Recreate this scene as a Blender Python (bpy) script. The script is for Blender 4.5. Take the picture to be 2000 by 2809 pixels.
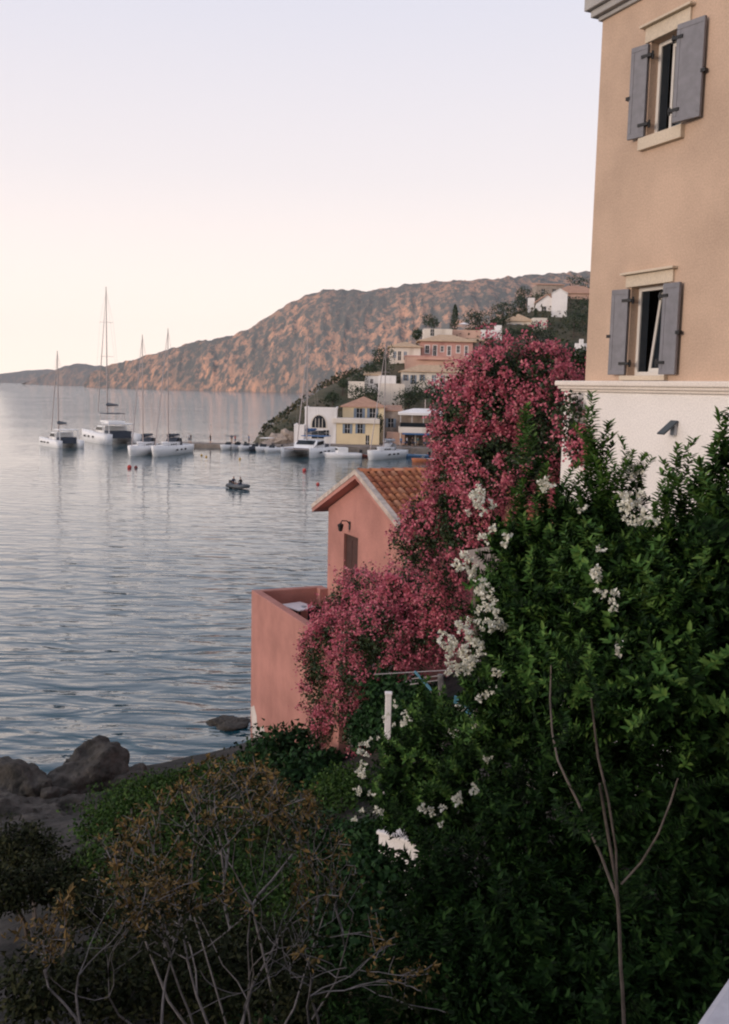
import bpy, bmesh, math, random
import numpy as np
from mathutils import Vector, Matrix, noise

for o in list(bpy.data.objects):
    bpy.data.objects.remove(o)
random.seed(7)
RNG = np.random.default_rng(7)
SC = bpy.context.scene
COL = SC.collection

# ---------------------------------------------------------------- camera
CAMZ = 11.5
FPX, W0, H0 = 2700.0, 2000.0, 2809.0
PITCH, ROLL = math.radians(7.19), math.radians(1.25)
_F = Vector((0, math.cos(PITCH), -math.sin(PITCH)))
_R0 = Vector((1, 0, 0))
_U0 = _R0.cross(_F)
CR = (_R0 * math.cos(ROLL) + _U0 * math.sin(ROLL)).normalized()
CU = (_U0 * math.cos(ROLL) - _R0 * math.sin(ROLL)).normalized()
CPOS = Vector((0, 0, CAMZ))
cam_d = bpy.data.cameras.new('camera')
cam = bpy.data.objects.new('camera', cam_d)
COL.objects.link(cam)
cam_d.sensor_fit = 'VERTICAL'
cam_d.sensor_height = 36.0
cam_d.lens = FPX / H0 * 36.0
cam_d.clip_start = 0.1
cam_d.clip_end = 40000
m = Matrix((CR, CU, -_F)).transposed().to_4x4()
m.translation = CPOS
cam.matrix_world = m
SC.camera = cam

# ---------------------------------------------------------------- sky, sun, exposure
SUN_AZ = math.radians(-122)      # to the left of the view axis
SUN_EL = math.radians(5.0)
wd = bpy.data.worlds.new('World')
SC.world = wd
wd.use_nodes = True
nt = wd.node_tree
nt.nodes.clear()
w_out = nt.nodes.new('ShaderNodeOutputWorld')
w_bg = nt.nodes.new('ShaderNodeBackground')
w_sky = nt.nodes.new('ShaderNodeTexSky')
w_sky.sky_type = 'NISHITA'
w_sky.sun_disc = False
w_sky.sun_elevation = SUN_EL
w_sky.sun_rotation = SUN_AZ
w_sky.air_density = 1.0
w_sky.dust_density = 2.5
w_sky.ozone_density = 1.2
w_tc = nt.nodes.new('ShaderNodeTexCoord')
w_sep = nt.nodes.new('ShaderNodeSeparateXYZ')
w_ramp = nt.nodes.new('ShaderNodeValToRGB')
w_mix = nt.nodes.new('ShaderNodeMixRGB')
w_mul = nt.nodes.new('ShaderNodeMixRGB')
w_mul.blend_type = 'MULTIPLY'
w_mul.inputs[0].default_value = 1.0
w_mul.inputs[2].default_value = (1.0, 1.0, 1.0, 1)
nt.links.new(w_tc.outputs['Generated'], w_sep.inputs[0])
nt.links.new(w_sep.outputs['Z'], w_ramp.inputs[0])
# thin high haze: warm at the horizon, lavender higher up (values are for a sky of strength 0.1)
els = w_ramp.color_ramp.elements
els[0].position = 0.0
els[0].color = (12.2, 10.1, 8.7, 1)
els[1].position = 1.0
els[1].color = (4.2, 4.5, 5.9, 1)
for p_, c_ in ((0.08, (10.6, 9.1, 8.3)), (0.20, (8.5, 7.8, 7.9)), (0.36, (6.95, 6.85, 7.75))):
    e = els.new(p_)
    e.color = (*c_, 1)
w_mix.inputs[0].default_value = 0.86
nt.links.new(w_sky.outputs[0], w_mul.inputs[1])
nt.links.new(w_mul.outputs[0], w_mix.inputs[1])
nt.links.new(w_ramp.outputs[0], w_mix.inputs[2])
nt.links.new(w_mix.outputs[0], w_bg.inputs[0])
w_bg.inputs[1].default_value = 0.1
nt.links.new(w_bg.outputs[0], w_out.inputs[0])

sun_d = bpy.data.lights.new('sun', 'SUN')
sun_d.energy = 1.8
sun_d.angle = math.radians(20)
sun_d.color = (1.0, 0.85, 0.75)
sun = bpy.data.objects.new('sun', sun_d)
COL.objects.link(sun)
sdir = Vector((math.sin(SUN_AZ) * math.cos(SUN_EL), math.cos(SUN_AZ) * math.cos(SUN_EL), math.sin(SUN_EL)))
sun.rotation_euler = sdir.to_track_quat('Z', 'Y').to_euler()

SC.view_settings.view_transform = 'Standard'
SC.view_settings.look = 'None'
SC.view_settings.exposure = 0.36
SC.view_settings.gamma = 1.0
SC.view_settings.use_curve_mapping = False
SC.render.engine = 'CYCLES'
SC.cycles.max_bounces = 6
SC.cycles.diffuse_bounces = 3
SC.cycles.volume_bounces = 1
SC.cycles.transparent_max_bounces = 4
SC.cycles.pixel_filter_type = 'BLACKMAN_HARRIS'
SC.cycles.filter_width = 2.1

# ---------------------------------------------------------------- helpers
def ray(px, py):
    return _F + CR * ((px - W0 / 2) / FPX) - CU * ((py - H0 / 2) / FPX)
def at(px, py, Y):
    d = ray(px, py)
    return CPOS + d * (Y / d.y)
def onz(px, py, z):
    d = ray(px, py)
    return CPOS + d * ((z - CAMZ) / d.z)
def mpp(Y):
    return Y / FPX
def plane_hit(px, py, p0, n):
    d = ray(px, py)
    return CPOS + d * ((p0 - CPOS).dot(n) / d.dot(n))

def tag(o, label=None, cat=None, group=None, kind=None):
    if label: o['label'] = label
    if cat: o['category'] = cat
    if group: o['group'] = group
    if kind: o['kind'] = kind
    return o
def thing(name, label, cat, loc=(0, 0, 0), rotz=0.0, group=None):
    o = bpy.data.objects.new(name, None)
    o.empty_display_size = 0.2
    COL.objects.link(o)
    o.location = loc
    o.rotation_euler = (0, 0, rotz)
    return tag(o, label, cat, group)
def inst(name, mesh, parent=None, mat4=None):
    o = bpy.data.objects.new(name, mesh)
    COL.objects.link(o)
    o.parent = parent
    if mat4 is not None:
        o.matrix_basis = mat4
    return o
def copy_tree(o, parent=None):
    c = o.copy()
    COL.objects.link(c)
    c.parent = parent
    for ch in list(o.children):
        copy_tree(ch, c)
    return c

class MB:
    def __init__(s):
        s.v = []; s.f = []; s.m = []; s.mi = 0
    def vert(s, p):
        s.v.append(tuple(p)); return len(s.v) - 1
    def face(s, idx):
        s.f.append(tuple(idx)); s.m.append(s.mi)
    def poly(s, pts):
        s.face([s.vert(p) for p in pts])
    def box(s, x0, x1, y0, y1, z0, z1, M=None):
        pts = [(x0, y0, z0), (x1, y0, z0), (x1, y1, z0), (x0, y1, z0), (x0, y0, z1), (x1, y0, z1), (x1, y1, z1), (x0, y1, z1)]
        if M is not None:
            pts = [tuple(M @ Vector(p)) for p in pts]
        b = len(s.v); s.v += pts
        for q in ((0, 3, 2, 1), (4, 5, 6, 7), (0, 1, 5, 4), (1, 2, 6, 5), (2, 3, 7, 6), (3, 0, 4, 7)):
            s.face([b + i for i in q])
        return s
    def tube(s, pts, radii, n=6, cap=True):
        pts = [Vector(p) for p in pts]
        if not hasattr(radii, '__len__'): radii = [radii] * len(pts)
        rings = []
        up = Vector((0, 0, 1))
        for i, p in enumerate(pts):
            t = (pts[min(i + 1, len(pts) - 1)] - pts[max(i - 1, 0)])
            if t.length < 1e-9: t = Vector((0, 0, 1))
            t.normalize()
            a = t.cross(up)
            if a.length < 0.05: a = t.cross(Vector((1, 0, 0)))
            a.normalize(); b = t.cross(a)
            rings.append([s.vert(p + (a * math.cos(2 * math.pi * k / n) + b * math.sin(2 * math.pi * k / n)) * radii[i]) for k in range(n)])
        for i in range(len(rings) - 1):
            for k in range(n):
                s.face((rings[i][k], rings[i][(k + 1) % n], rings[i + 1][(k + 1) % n], rings[i + 1][k]))
        if cap:
            s.face(rings[0]); s.face(rings[-1][::-1])
        return s
    def ball(s, c, r, sx=1, sy=1, sz=1, n=8, k=5):
        c = Vector(c); rows = []
        for i in range(1, k):
            th = math.pi * i / k
            rows.append([s.vert(c + Vector((r * sx * math.sin(th) * math.cos(2 * math.pi * j / n), r * sy * math.sin(th) * math.sin(2 * math.pi * j / n), r * sz * math.cos(th)))) for j in range(n)])
        t = s.vert(c + Vector((0, 0, r * sz))); b = s.vert(c - Vector((0, 0, r * sz)))
        for j in range(n):
            s.face((t, rows[0][j], rows[0][(j + 1) % n])); s.face((b, rows[-1][(j + 1) % n], rows[-1][j]))
        for i in range(len(rows) - 1):
            for j in range(n):
                s.face((rows[i][j], rows[i + 1][j], rows[i + 1][(j + 1) % n], rows[i][(j + 1) % n]))
        return s
    def panel(s, x0, x1, z0, z1, holes, y=0.0, reveal=0.15):
        """wall face in the plane y with rectangular openings and their reveals"""
        xs = sorted({x0, x1, *[h[0] for h in holes], *[h[1] for h in holes]})
        zs = sorted({z0, z1, *[h[2] for h in holes], *[h[3] for h in holes]})
        for i in range(len(xs) - 1):
            for j in range(len(zs) - 1):
                cx, cz = (xs[i] + xs[i + 1]) / 2, (zs[j] + zs[j + 1]) / 2
                if any(h[0] < cx < h[1] and h[2] < cz < h[3] for h in holes): continue
                s.poly([(xs[i], y, zs[j]), (xs[i + 1], y, zs[j]), (xs[i + 1], y, zs[j + 1]), (xs[i], y, zs[j + 1])])
        for a, b, c, d in holes:
            r = y + reveal
            s.poly([(a, y, c), (a, r, c), (a, r, d), (a, y, d)])
            s.poly([(b, y, c), (b, y, d), (b, r, d), (b, r, c)])
            s.poly([(a, y, d), (a, r, d), (b, r, d), (b, y, d)])
            s.poly([(a, y, c), (b, y, c), (b, r, c), (a, r, c)])
        return s
    def mesh(s, name, mats, smooth=False):
        me = bpy.data.meshes.new(name)
        me.from_pydata(s.v, [], s.f)
        if not isinstance(mats, (list, tuple)): mats = [mats]
        for q in mats: me.materials.append(q)
        if len(mats) > 1: me.polygons.foreach_set('material_index', s.m)
        if smooth: me.polygons.foreach_set('use_smooth', [True] * len(s.f))
        me.update()
        return me
    def build(s, name, mats, parent=None, smooth=False, bevel=0.0):
        o = inst(name, s.mesh(name, mats, smooth), parent)
        if bevel:
            b = o.modifiers.new('bevel', 'BEVEL'); b.width = bevel; b.segments = 2; b.limit_method = 'ANGLE'
        return o

def np_mesh(name, V, F, mat, smooth=False):
    me = bpy.data.meshes.new(name)
    V = np.asarray(V, dtype=np.float32); F = np.asarray(F, dtype=np.int32)
    me.vertices.add(len(V)); me.vertices.foreach_set('co', V.ravel())
    k = F.shape[1]
    me.loops.add(F.size); me.loops.foreach_set('vertex_index', F.ravel())
    me.polygons.add(len(F))
    me.polygons.foreach_set('loop_start', np.arange(0, F.size, k, dtype=np.int32))
    me.polygons.foreach_set('loop_total', np.full(len(F), k, dtype=np.int32))
    if smooth: me.polygons.foreach_set('use_smooth', np.ones(len(F), dtype=bool))
    for q in (mat if isinstance(mat, (list, tuple)) else [mat]): me.materials.append(q)
    me.update(calc_edges=True)
    return me

def nrm(a):
    return a / np.maximum(np.linalg.norm(a, axis=-1, keepdims=True), 1e-9)
def rdirs(n):
    return nrm(RNG.normal(size=(n, 3)))
def leaf_arrays(P, D, N, L, Wd, kind='diamond', fold=0.25, droop=0.0):
    """vertex and quad arrays for many separate leaves"""
    P = np.asarray(P, float); D = nrm(np.asarray(D, float)); N = np.asarray(N, float)
    N = nrm(N - D * (N * D).sum(1, keepdims=True))
    S = np.cross(D, N)
    L = np.broadcast_to(L, (len(P),))[:, None]; Wd = np.broadcast_to(Wd, (len(P),))[:, None]
    if kind == 'diamond':
        V = np.stack([P, P + D * L * .45 + S * Wd / 2 + N * Wd * fold, P + D * L - N * L * droop, P + D * L * .45 - S * Wd / 2 + N * Wd * fold], 1)
        q = np.array([[0, 1, 2, 3]])
    else:
        V = np.stack([P, P + D * L * .3 + S * Wd / 2 + N * Wd * fold, P + D * L * .7 + S * Wd * .38 + N * (Wd * fold - L * droop * .4), P + D * L - N * L * droop,
                      P + D * L * .7 - S * Wd * .38 + N * (Wd * fold - L * droop * .4), P + D * L * .3 - S * Wd / 2 + N * Wd * fold], 1)
        q = np.array([[0, 1, 2, 3], [0, 3, 4, 5]])
    k = V.shape[1]
    F = (np.arange(len(P))[:, None, None] * k + q[None]).reshape(-1, 4)
    return V.reshape(-1, 3), F

# fractal noise for arrays
def vnoise(x, y, seed=0):
    xi = np.floor(x).astype(np.int64); yi = np.floor(y).astype(np.int64)
    fx = x - xi; fy = y - yi
    fx = fx * fx * (3 - 2 * fx); fy = fy * fy * (3 - 2 * fy)
    def h(a, b):
        n = (a * 374761393 + b * 668265263 + seed * 1442695041) & 0xFFFFFFFF
        n = ((n ^ (n >> 13)) * 1274126177) & 0xFFFFFFFF
        return ((n ^ (n >> 16)) & 0xFFFF) / 65535.0
    return (h(xi, yi) * (1 - fx) + h(xi + 1, yi) * fx) * (1 - fy) + (h(xi, yi + 1) * (1 - fx) + h(xi + 1, yi + 1) * fx) * fy
def fbm(x, y, oct=4, seed=0):
    a, s, t = 1.0, 0.0, 0.0
    for i in range(oct):
        s = s + a * (vnoise(x * 2 ** i, y * 2 ** i, seed + i * 17) - .5); t += a; a *= .5
    return s / t

# ---------------------------------------------------------------- materials
MATS = {}
def _mat(name):
    mt = bpy.data.materials.new(name); mt.use_nodes = True
    n = mt.node_tree
    b = n.nodes['Principled BSDF']
    MATS[name] = mt
    return mt, n, b
def mix_noise(n, c1, c2, scale, detail=4, lo=.35, hi=.65, coord='Object', stretch=(1, 1, 1), rough=.6):
    tc = n.nodes.new('ShaderNodeTexCoord'); mp = n.nodes.new('ShaderNodeMapping')
    mp.inputs['Scale'].default_value = stretch
    nz = n.nodes.new('ShaderNodeTexNoise'); nz.inputs['Scale'].default_value = scale; nz.inputs['Detail'].default_value = detail
    nz.inputs['Roughness'].default_value = rough
    rp = n.nodes.new('ShaderNodeValToRGB')
    rp.color_ramp.elements[0].position = lo; rp.color_ramp.elements[1].position = hi
    rp.color_ramp.elements[0].color = (*c1, 1); rp.color_ramp.elements[1].color = (*c2, 1)
    n.links.new(tc.outputs[coord], mp.inputs[0]); n.links.new(mp.outputs[0], nz.inputs[0]); n.links.new(nz.outputs[0], rp.inputs[0])
    return rp.outputs[0], nz.outputs[0], mp.outputs[0]
def mixc(n, a, b, fac):
    mx = n.nodes.new('ShaderNodeMixRGB')
    for i, q in ((0, fac), (1, a), (2, b)):
        if hasattr(q, 'default_value') or hasattr(q, 'is_linked'): n.links.new(q, mx.inputs[i])
        elif i == 0: mx.inputs[0].default_value = q
        else: mx.inputs[i].default_value = (*q, 1)
    return mx.outputs[0]
def ramp(n, sock, stops):
    rp = n.nodes.new('ShaderNodeValToRGB')
    e = rp.color_ramp.elements
    e[0].position, e[0].color = stops[0][0], (*stops[0][1], 1)
    e[1].position, e[1].color = stops[-1][0], (*stops[-1][1], 1)
    for p, c in stops[1:-1]:
        q = e.new(p); q.color = (*c, 1)
    n.links.new(sock, rp.inputs[0])
    return rp.outputs[0]
def bump(n, b, sock, strength, dist):
    bp = n.nodes.new('ShaderNodeBump'); bp.inputs['Strength'].default_value = strength; bp.inputs['Distance'].default_value = dist
    n.links.new(sock, bp.inputs['Height']); n.links.new(bp.outputs[0], b.inputs['Normal'])
    return bp
def plain(name, c, rough=.6, metal=0.0, spec=.4, var=.12, scale=3.0):
    mt, n, b = _mat(name)
    s, _, _ = mix_noise(n, tuple(q * (1 - var) for q in c), tuple(min(1, q * (1 + var)) for q in c), scale)
    n.links.new(s, b.inputs['Base Color'])
    b.inputs['Roughness'].default_value = rough; b.inputs['Metallic'].default_value = metal
    b.inputs['Specular IOR Level'].default_value = spec
    return mt
def plaster(name, c, scale=.9, var=.10, stain=None, bstr=.25, fine=40.0, bdist=.01):
    mt, n, b = _mat(name)
    s1, _, co = mix_noise(n, tuple(q * (1 - var) for q in c), tuple(min(1, q * (1 + var)) for q in c), scale, 6)
    if stain is not None:
        s2, nz, _ = mix_noise(n, (0, 0, 0), (1, 1, 1), scale * .7, 5, .55, .8, stretch=(1.6, 1.6, .45))
        s1 = mixc(n, s1, stain, s2)
    f = n.nodes.new('ShaderNodeTexNoise'); f.inputs['Scale'].default_value = fine; f.inputs['Detail'].default_value = 3
    n.links.new(co, f.inputs[0])
    bump(n, b, f.outputs[0], bstr, bdist)
    sp = ramp(n, f.outputs[0], [(.36, (.91, .91, .91)), (.64, (1.06, 1.06, 1.06))])     # speckle of the sanded render
    mu = n.nodes.new('ShaderNodeMixRGB'); mu.blend_type = 'MULTIPLY'; mu.inputs[0].default_value = 1.0
    n.links.new(s1, mu.inputs[1]); n.links.new(sp, mu.inputs[2]); s1 = mu.outputs[0]
    n.links.new(s1, b.inputs['Base Color']); b.inputs['Roughness'].default_value = .9; b.inputs['Specular IOR Level'].default_value = .2
    return mt
def leafmat(name, stops, rough=.55, spec=.3, trans=.0):
    mt, n, b = _mat(name)
    g = n.nodes.new('ShaderNodeNewGeometry')
    c = ramp(n, g.outputs['Random Per Island'], stops)
    n.links.new(c, b.inputs['Base Color'])
    b.inputs['Roughness'].default_value = rough; b.inputs['Specular IOR Level'].default_value = spec
    if trans:
        t = n.nodes.new('ShaderNodeBsdfTranslucent'); n.links.new(c, t.inputs[0])
        mx = n.nodes.new('ShaderNodeMixShader'); mx.inputs[0].default_value = trans
        n.links.new(b.outputs[0], mx.inputs[1]); n.links.new(t.outputs[0], mx.inputs[2])
        n.links.new(mx.outputs[0], n.nodes['Material Output'].inputs[0])
    return mt
def rooftile(name, c1, c2, scale=1.0, ribs=True):
    mt, n, b = _mat(name)
    s, _, co = mix_noise(n, c1, c2, 1.3 * scale, 5, .3, .7)
    n.links.new(s, b.inputs['Base Color']); b.inputs['Roughness'].default_value = .85; b.inputs['Specular IOR Level'].default_value = .2
    if ribs:
        wv = n.nodes.new('ShaderNodeTexWave'); wv.inputs['Scale'].default_value = 1.3; wv.inputs['Distortion'].default_value = .3
        n.links.new(co, wv.inputs[0]); bump(n, b, wv.outputs[0], .6, .05)
    return mt

M_TAN = plaster('tan_plaster', (.545, .392, .288), var=.10, stain=(.47, .335, .245), bstr=.35)
M_WHITEWALL = plaster('white_plaster', (.82, .77, .72), var=.04, stain=(.74, .69, .64))
M_CORNICE = plaster('cornice_plaster', (.78, .70, .62), var=.05)
M_STONETRIM = plaster('cream_trim', (.62, .52, .40), var=.07)
M_EAVE = plaster('eave_grey', (.42, .40, .38), var=.15)
M_SHUT = plain('shutter_paint', (.205, .20, .215), .6, var=.10, scale=9)
M_SHUTD = plain('shutter_edge', (.05, .065, .075), .6)
M_IRON = plain('black_iron', (.012, .012, .013), .5)
M_PVC = plain('white_frame', (.70, .66, .60), .45, var=.04)
M_PINK = plaster('pink_plaster', (.44, .21, .172), scale=.8, var=.15, stain=(.35, .16, .132), bstr=.3)
M_BAREPL = plaster('bare_render', (.62, .55, .50), var=.2)
M_MORTAR = plaster('pale_mortar', (.50, .42, .36), scale=4, var=.25)
M_TILE = leafmat('clay_tile', [(0, (.20, .07, .04)), (.35, (.33, .125, .065)), (.7, (.42, .17, .085)), (1, (.40, .21, .13))], .85, .2)
M_TILEBED = plain('tile_bed', (.13, .06, .04), .9)
M_DOOR = plain('brown_door', (.06, .024, .018), .6, var=.2, scale=6)
M_GLASSD, _n, _b = _mat('dark_glass')
_b.inputs['Base Color'].default_value = (.015, .02, .025, 1); _b.inputs['Roughness'].default_value = .08; _b.inputs['Specular IOR Level'].default_value = .25
M_DARK = plain('dark_interior', (.02, .018, .018), .9)
M_BOUGL = leafmat('bougainvillea_leaf', [(0, (.010, .022, .008)), (.5, (.022, .045, .014)), (1, (.045, .07, .022))], .5, .3)
M_BRACT = leafmat('bougainvillea_bract', [(0, (.46, .098, .152)), (.4, (.64, .17, .232)), (.8, (.77, .26, .315)), (1, (.77, .35, .35))], .7, .2, .3)
M_OLEA = leafmat('oleander_leaf', [(0, (.006, .014, .004)), (.5, (.012, .034, .008)), (.85, (.025, .061, .013)), (1, (.044, .090, .019))], .65, .08)
M_OLEA2 = leafmat('oleander_young_leaf', [(0, (.034, .09, .018)), (.5, (.066, .15, .03)), (1, (.12, .20, .042))], .6, .15)
M_WHITEFL = leafmat('white_petal', [(0, (.66, .63, .48)), (.5, (.80, .78, .66)), (1, (.86, .85, .77))], .7, .2, .2)
M_STEM = plain('pale_bark', (.13, .105, .085), .85, var=.3, scale=14)
M_DRYSTEM = plain('grey_bark', (.17, .155, .15), .85, var=.3, scale=14)
M_DRYLEAF = leafmat('dry_leaf', [(0, (.06, .05, .02)), (.4, (.13, .09, .031)), (.75, (.22, .135, .044)), (1, (.30, .20, .07))], .7, .2)
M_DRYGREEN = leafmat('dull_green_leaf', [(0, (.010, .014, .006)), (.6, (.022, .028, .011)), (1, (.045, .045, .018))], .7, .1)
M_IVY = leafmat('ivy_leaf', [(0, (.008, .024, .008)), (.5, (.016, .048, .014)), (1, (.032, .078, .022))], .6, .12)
M_COVER = leafmat('ground_cover_leaf', [(0, (.016, .040, .008)), (.5, (.034, .075, .014)), (1, (.060, .105, .022))], .6, .1)
M_FARLEAF = leafmat('village_tree_leaf', [(0, (.012, .026, .014)), (.5, (.026, .048, .022)), (.9, (.05, .07, .03)), (1, (.08, .09, .04))], .6, .2)
M_TRUNK = plain('trunk_bark', (.09, .07, .055), .9)
M_WHITE = plain('gelcoat_white', (.82, .81, .80), .3, var=.04)
M_BOATGREY = plain('boat_grey', (.42, .43, .45), .4, var=.06)
M_NAVY = plain('navy_canvas', (.045, .055, .075), .8)
M_BLUE = plain('blue_canvas', (.05, .13, .28), .8)
M_ALU = plain('mast_alloy', (.36, .31, .30), .45, .3)
M_ANTI = plain('antifoul', (.05, .075, .085), .6)
M_WHITEH = plaster('village_white', (.84, .80, .77), scale=.3, var=.06, stain=(.62, .57, .53))
M_CREAM = plaster('village_cream', (.76, .68, .59), scale=.3, var=.06, stain=(.56, .47, .38))
M_YELLOW = plaster('village_yellow', (.76, .62, .40), scale=.3, var=.06, stain=(.68, .54, .34))
M_VPINK = plaster('village_pink', (.58, .33, .28), scale=.3, var=.08, stain=(.42, .20, .165))
M_PEACH = plaster('village_peach', (.62, .40, .31), scale=.3, var=.08)
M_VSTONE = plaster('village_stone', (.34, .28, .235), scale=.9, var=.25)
M_VROOF = rooftile('village_roof', (.46, .31, .20), (.62, .45, .29))
M_VROOFR = rooftile('village_roof_red', (.38, .215, .15), (.52, .31, .21))
M_VSHUT = plain('blue_grey_shutter', (.20, .25, .31), .6)
M_QUAY = plaster('quay_stone', (.24, .20, .17), scale=.6, var=.3, stain=(.10, .095, .09), fine=6, bstr=.5, bdist=.1)
M_SKIN = plain('skin', (.36, .22, .16), .6)
M_CONC = plaster('pale_concrete', (.52, .50, .52), scale=3, var=.12)

def rockmat(name, c1, c2, c3, scale, bstr=.6, bdist=.15):
    mt, n, b = _mat(name)
    s1, nz, co = mix_noise(n, c1, c2, scale, 8, .3, .7)
    s2, _, _ = mix_noise(n, (0, 0, 0), (1, 1, 1), scale * 3.3, 6, .5, .72)
    c = mixc(n, s1, c3, s2)
    n.links.new(c, b.inputs['Base Color']); b.inputs['Roughness'].default_value = .9; b.inputs['Specular IOR Level'].default_value = .25
    f = n.nodes.new('ShaderNodeTexNoise'); f.inputs['Scale'].default_value = scale * 5; f.inputs['Detail'].default_value = 8
    n.links.new(co, f.inputs[0]); bump(n, b, f.outputs[0], bstr, bdist)
    return mt
M_ROCK = rockmat('shore_rock', (.03, .027, .023), (.10, .088, .075), (.022, .022, .018), 1.6)
M_GROUND = rockmat('shore_ground', (.018, .018, .016), (.07, .062, .055), (.014, .016, .012), .9)
M_HILL = rockmat('village_hillside', (.045, .055, .03), (.16, .125, .085), (.055, .06, .035), .12, .8, .6)

def mountain_mat(name, rock1, rock2, scrub, far=0.0):
    mt, n, b = _mat(name)
    r1, nz, co = mix_noise(n, rock1, rock2, .03, 9, .36, .64, stretch=(1.8, 1.8, .4))
    r2, _, _ = mix_noise(n, (0, 0, 0), (1, 1, 1), .042, 10, .46, .575, stretch=(1.9, 1.9, .42), rough=.8)
    sep = n.nodes.new('ShaderNodeSeparateXYZ'); n.links.new(co, sep.inputs[0])
    # scrub grows thicker on the gentler upper slopes
    g = n.nodes.new('ShaderNodeNewGeometry'); s2 = n.nodes.new('ShaderNodeSeparateXYZ'); n.links.new(g.outputs['Normal'], s2.inputs[0])
    up = ramp(n, s2.outputs['Z'], [(.30, (0, 0, 0)), (.85, (1, 1, 1))])
    r3, _, _ = mix_noise(n, (0, 0, 0), (.75, .75, .75), .008, 5, .42, .62, stretch=(1.3, 1.3, .8))
    ad0 = n.nodes.new('ShaderNodeMixRGB'); ad0.blend_type = 'ADD'; ad0.inputs[0].default_value = .6
    n.links.new(r2, ad0.inputs[1]); n.links.new(r3, ad0.inputs[2]); r2 = ad0.outputs[0]
    add = n.nodes.new('ShaderNodeMixRGB'); add.blend_type = 'ADD'; add.inputs[0].default_value = .5; add.use_clamp = True
    n.links.new(r2, add.inputs[1]); n.links.new(up, add.inputs[2])
    c = mixc(n, r1, scrub, add.outputs[0])
    n.links.new(c, b.inputs['Base Color']); b.inputs['Roughness'].default_value = 1; b.inputs['Specular IOR Level'].default_value = .05
    f = n.nodes.new('ShaderNodeTexNoise'); f.inputs['Scale'].default_value = .06; f.inputs['Detail'].default_value = 8
    n.links.new(co, f.inputs[0]); bump(n, b, f.outputs[0], .5, 8)
    return mt
M_MOUNT = mountain_mat('mountain_rock', (.52, .315, .225), (.92, .47, .29), (.14, .145, .138))
M_MOUNTF = mountain_mat('far_mountain_rock', (.30, .22, .19), (.46, .30, .22), (.16, .165, .165))

# water
M_WATER, wn, wb = _mat('sea_water')
wb.inputs['Base Color'].default_value = (.009, .062, .085, 1)
wb.inputs['Roughness'].default_value = .03
wb.inputs['IOR'].default_value = 1.65
wtc = wn.nodes.new('ShaderNodeTexCoord')
def wnoise(scale, st, rot, detail, dist=0.0):
    mp = wn.nodes.new('ShaderNodeMapping'); mp.inputs['Scale'].default_value = st; mp.inputs['Rotation'].default_value = (0, 0, math.radians(rot))
    nz = wn.nodes.new('ShaderNodeTexNoise'); nz.inputs['Scale'].default_value = scale; nz.inputs['Detail'].default_value = detail; nz.inputs['Distortion'].default_value = dist
    wn.links.new(wtc.outputs['Object'], mp.inputs[0]); wn.links.new(mp.outputs[0], nz.inputs[0])
    return nz.outputs[0]
n1 = wnoise(.80, (.38, 1.0, 1), 6, 2.0, .4)
n2 = wnoise(2.6, (.5, 1.0, 1), -9, 3.0)
ma = wn.nodes.new('ShaderNodeMath'); ma.operation = 'MULTIPLY_ADD'
wn.links.new(n2, ma.inputs[0]); ma.inputs[1].default_value = .10; wn.links.new(n1, ma.inputs[2])
# calmer and rougher patches of wind
n3 = wnoise(.02, (.35, 1.6, 1), 4, 3.0)
rp = ramp(wn, n3, [(.38, (.55, .55, .55)), (.62, (1, 1, 1))])
mm = wn.nodes.new('ShaderNodeMath'); mm.operation = 'MULTIPLY'
wn.links.new(ma.outputs[0], mm.inputs[0]); wn.links.new(rp, mm.inputs[1])
# swell is stronger off the open shore and dies away inside the harbour
wsep = wn.nodes.new('ShaderNodeSeparateXYZ'); wn.links.new(wtc.outputs['Object'], wsep.inputs[0])
wmr = wn.nodes.new('ShaderNodeMath'); wmr.operation = 'DIVIDE'; wmr.inputs[1].default_value = 1000.0
wn.links.new(wsep.outputs['Y'], wmr.inputs[0])
WFAR = .16
wcurve = ramp(wn, wmr.outputs[0], [(.03, (1, 1, 1)), (.048, (.55, .55, .55)), (.08, (.23, .23, .23)), (.13, (WFAR, WFAR, WFAR)), (.18, (.22, .22, .22)), (.27, (.7, .7, .7)), (.5, (1.2, 1.2, 1.2))])
mm2 = wn.nodes.new('ShaderNodeMath'); mm2.operation = 'MULTIPLY'
wn.links.new(mm.outputs[0], mm2.inputs[0]); wn.links.new(wcurve, mm2.inputs[1])
WBUMP = .62
bump(wn, wb, mm2.outputs[0], 1.0, WBUMP)

# ---------------------------------------------------------------- land and water
def land_near(X, Y):
    Ys = np.interp(X, [-80, -30, -14, -10, -6, -3.6, -2, 2, 8, 14, 22], [6, 17.5, 25.0, 26.6, 28.4, 30.9, 33.5, 39, 46, 64, 175])
    d = Ys - Y
    h = np.where(d > 0, .2 * d, .35 * d)
    sm = np.clip(d / 4, 0, 1)
    hr = np.where(d > 0, .7 * sm + .095 * d + .38 * np.maximum(0, X + 2.5) * sm, h)
    w = np.clip((X + 4) / 2.2, 0, 1); w = w * w * (3 - 2 * w)
    h = h * (1 - w) + hr * w
    cap = 6.0 + .12 * np.maximum(0, X - 4)
    h = np.where(h > cap, cap + (h - cap) * .06, h)
    return h
def land_village(X, Y):
    front = np.where(Y > 190, 1.1 + .42 * (Y - 190), 1.1 + .0 * Y)
    front = np.where(Y < 178.5, -3.0, front)
    Xl = np.interp(Y, [170, 186, 200, 230, 300, 420], [-14, -19, -24, -26, -24, -20])
    left = .78 * (X - Xl) - .2
    top = np.interp(X, [-30, -10, 4, 15, 30, 47, 66, 190], [6, 12, 18, 22, 28, 35, 42, 56])
    return np.minimum(np.minimum(front, left), top)
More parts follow.
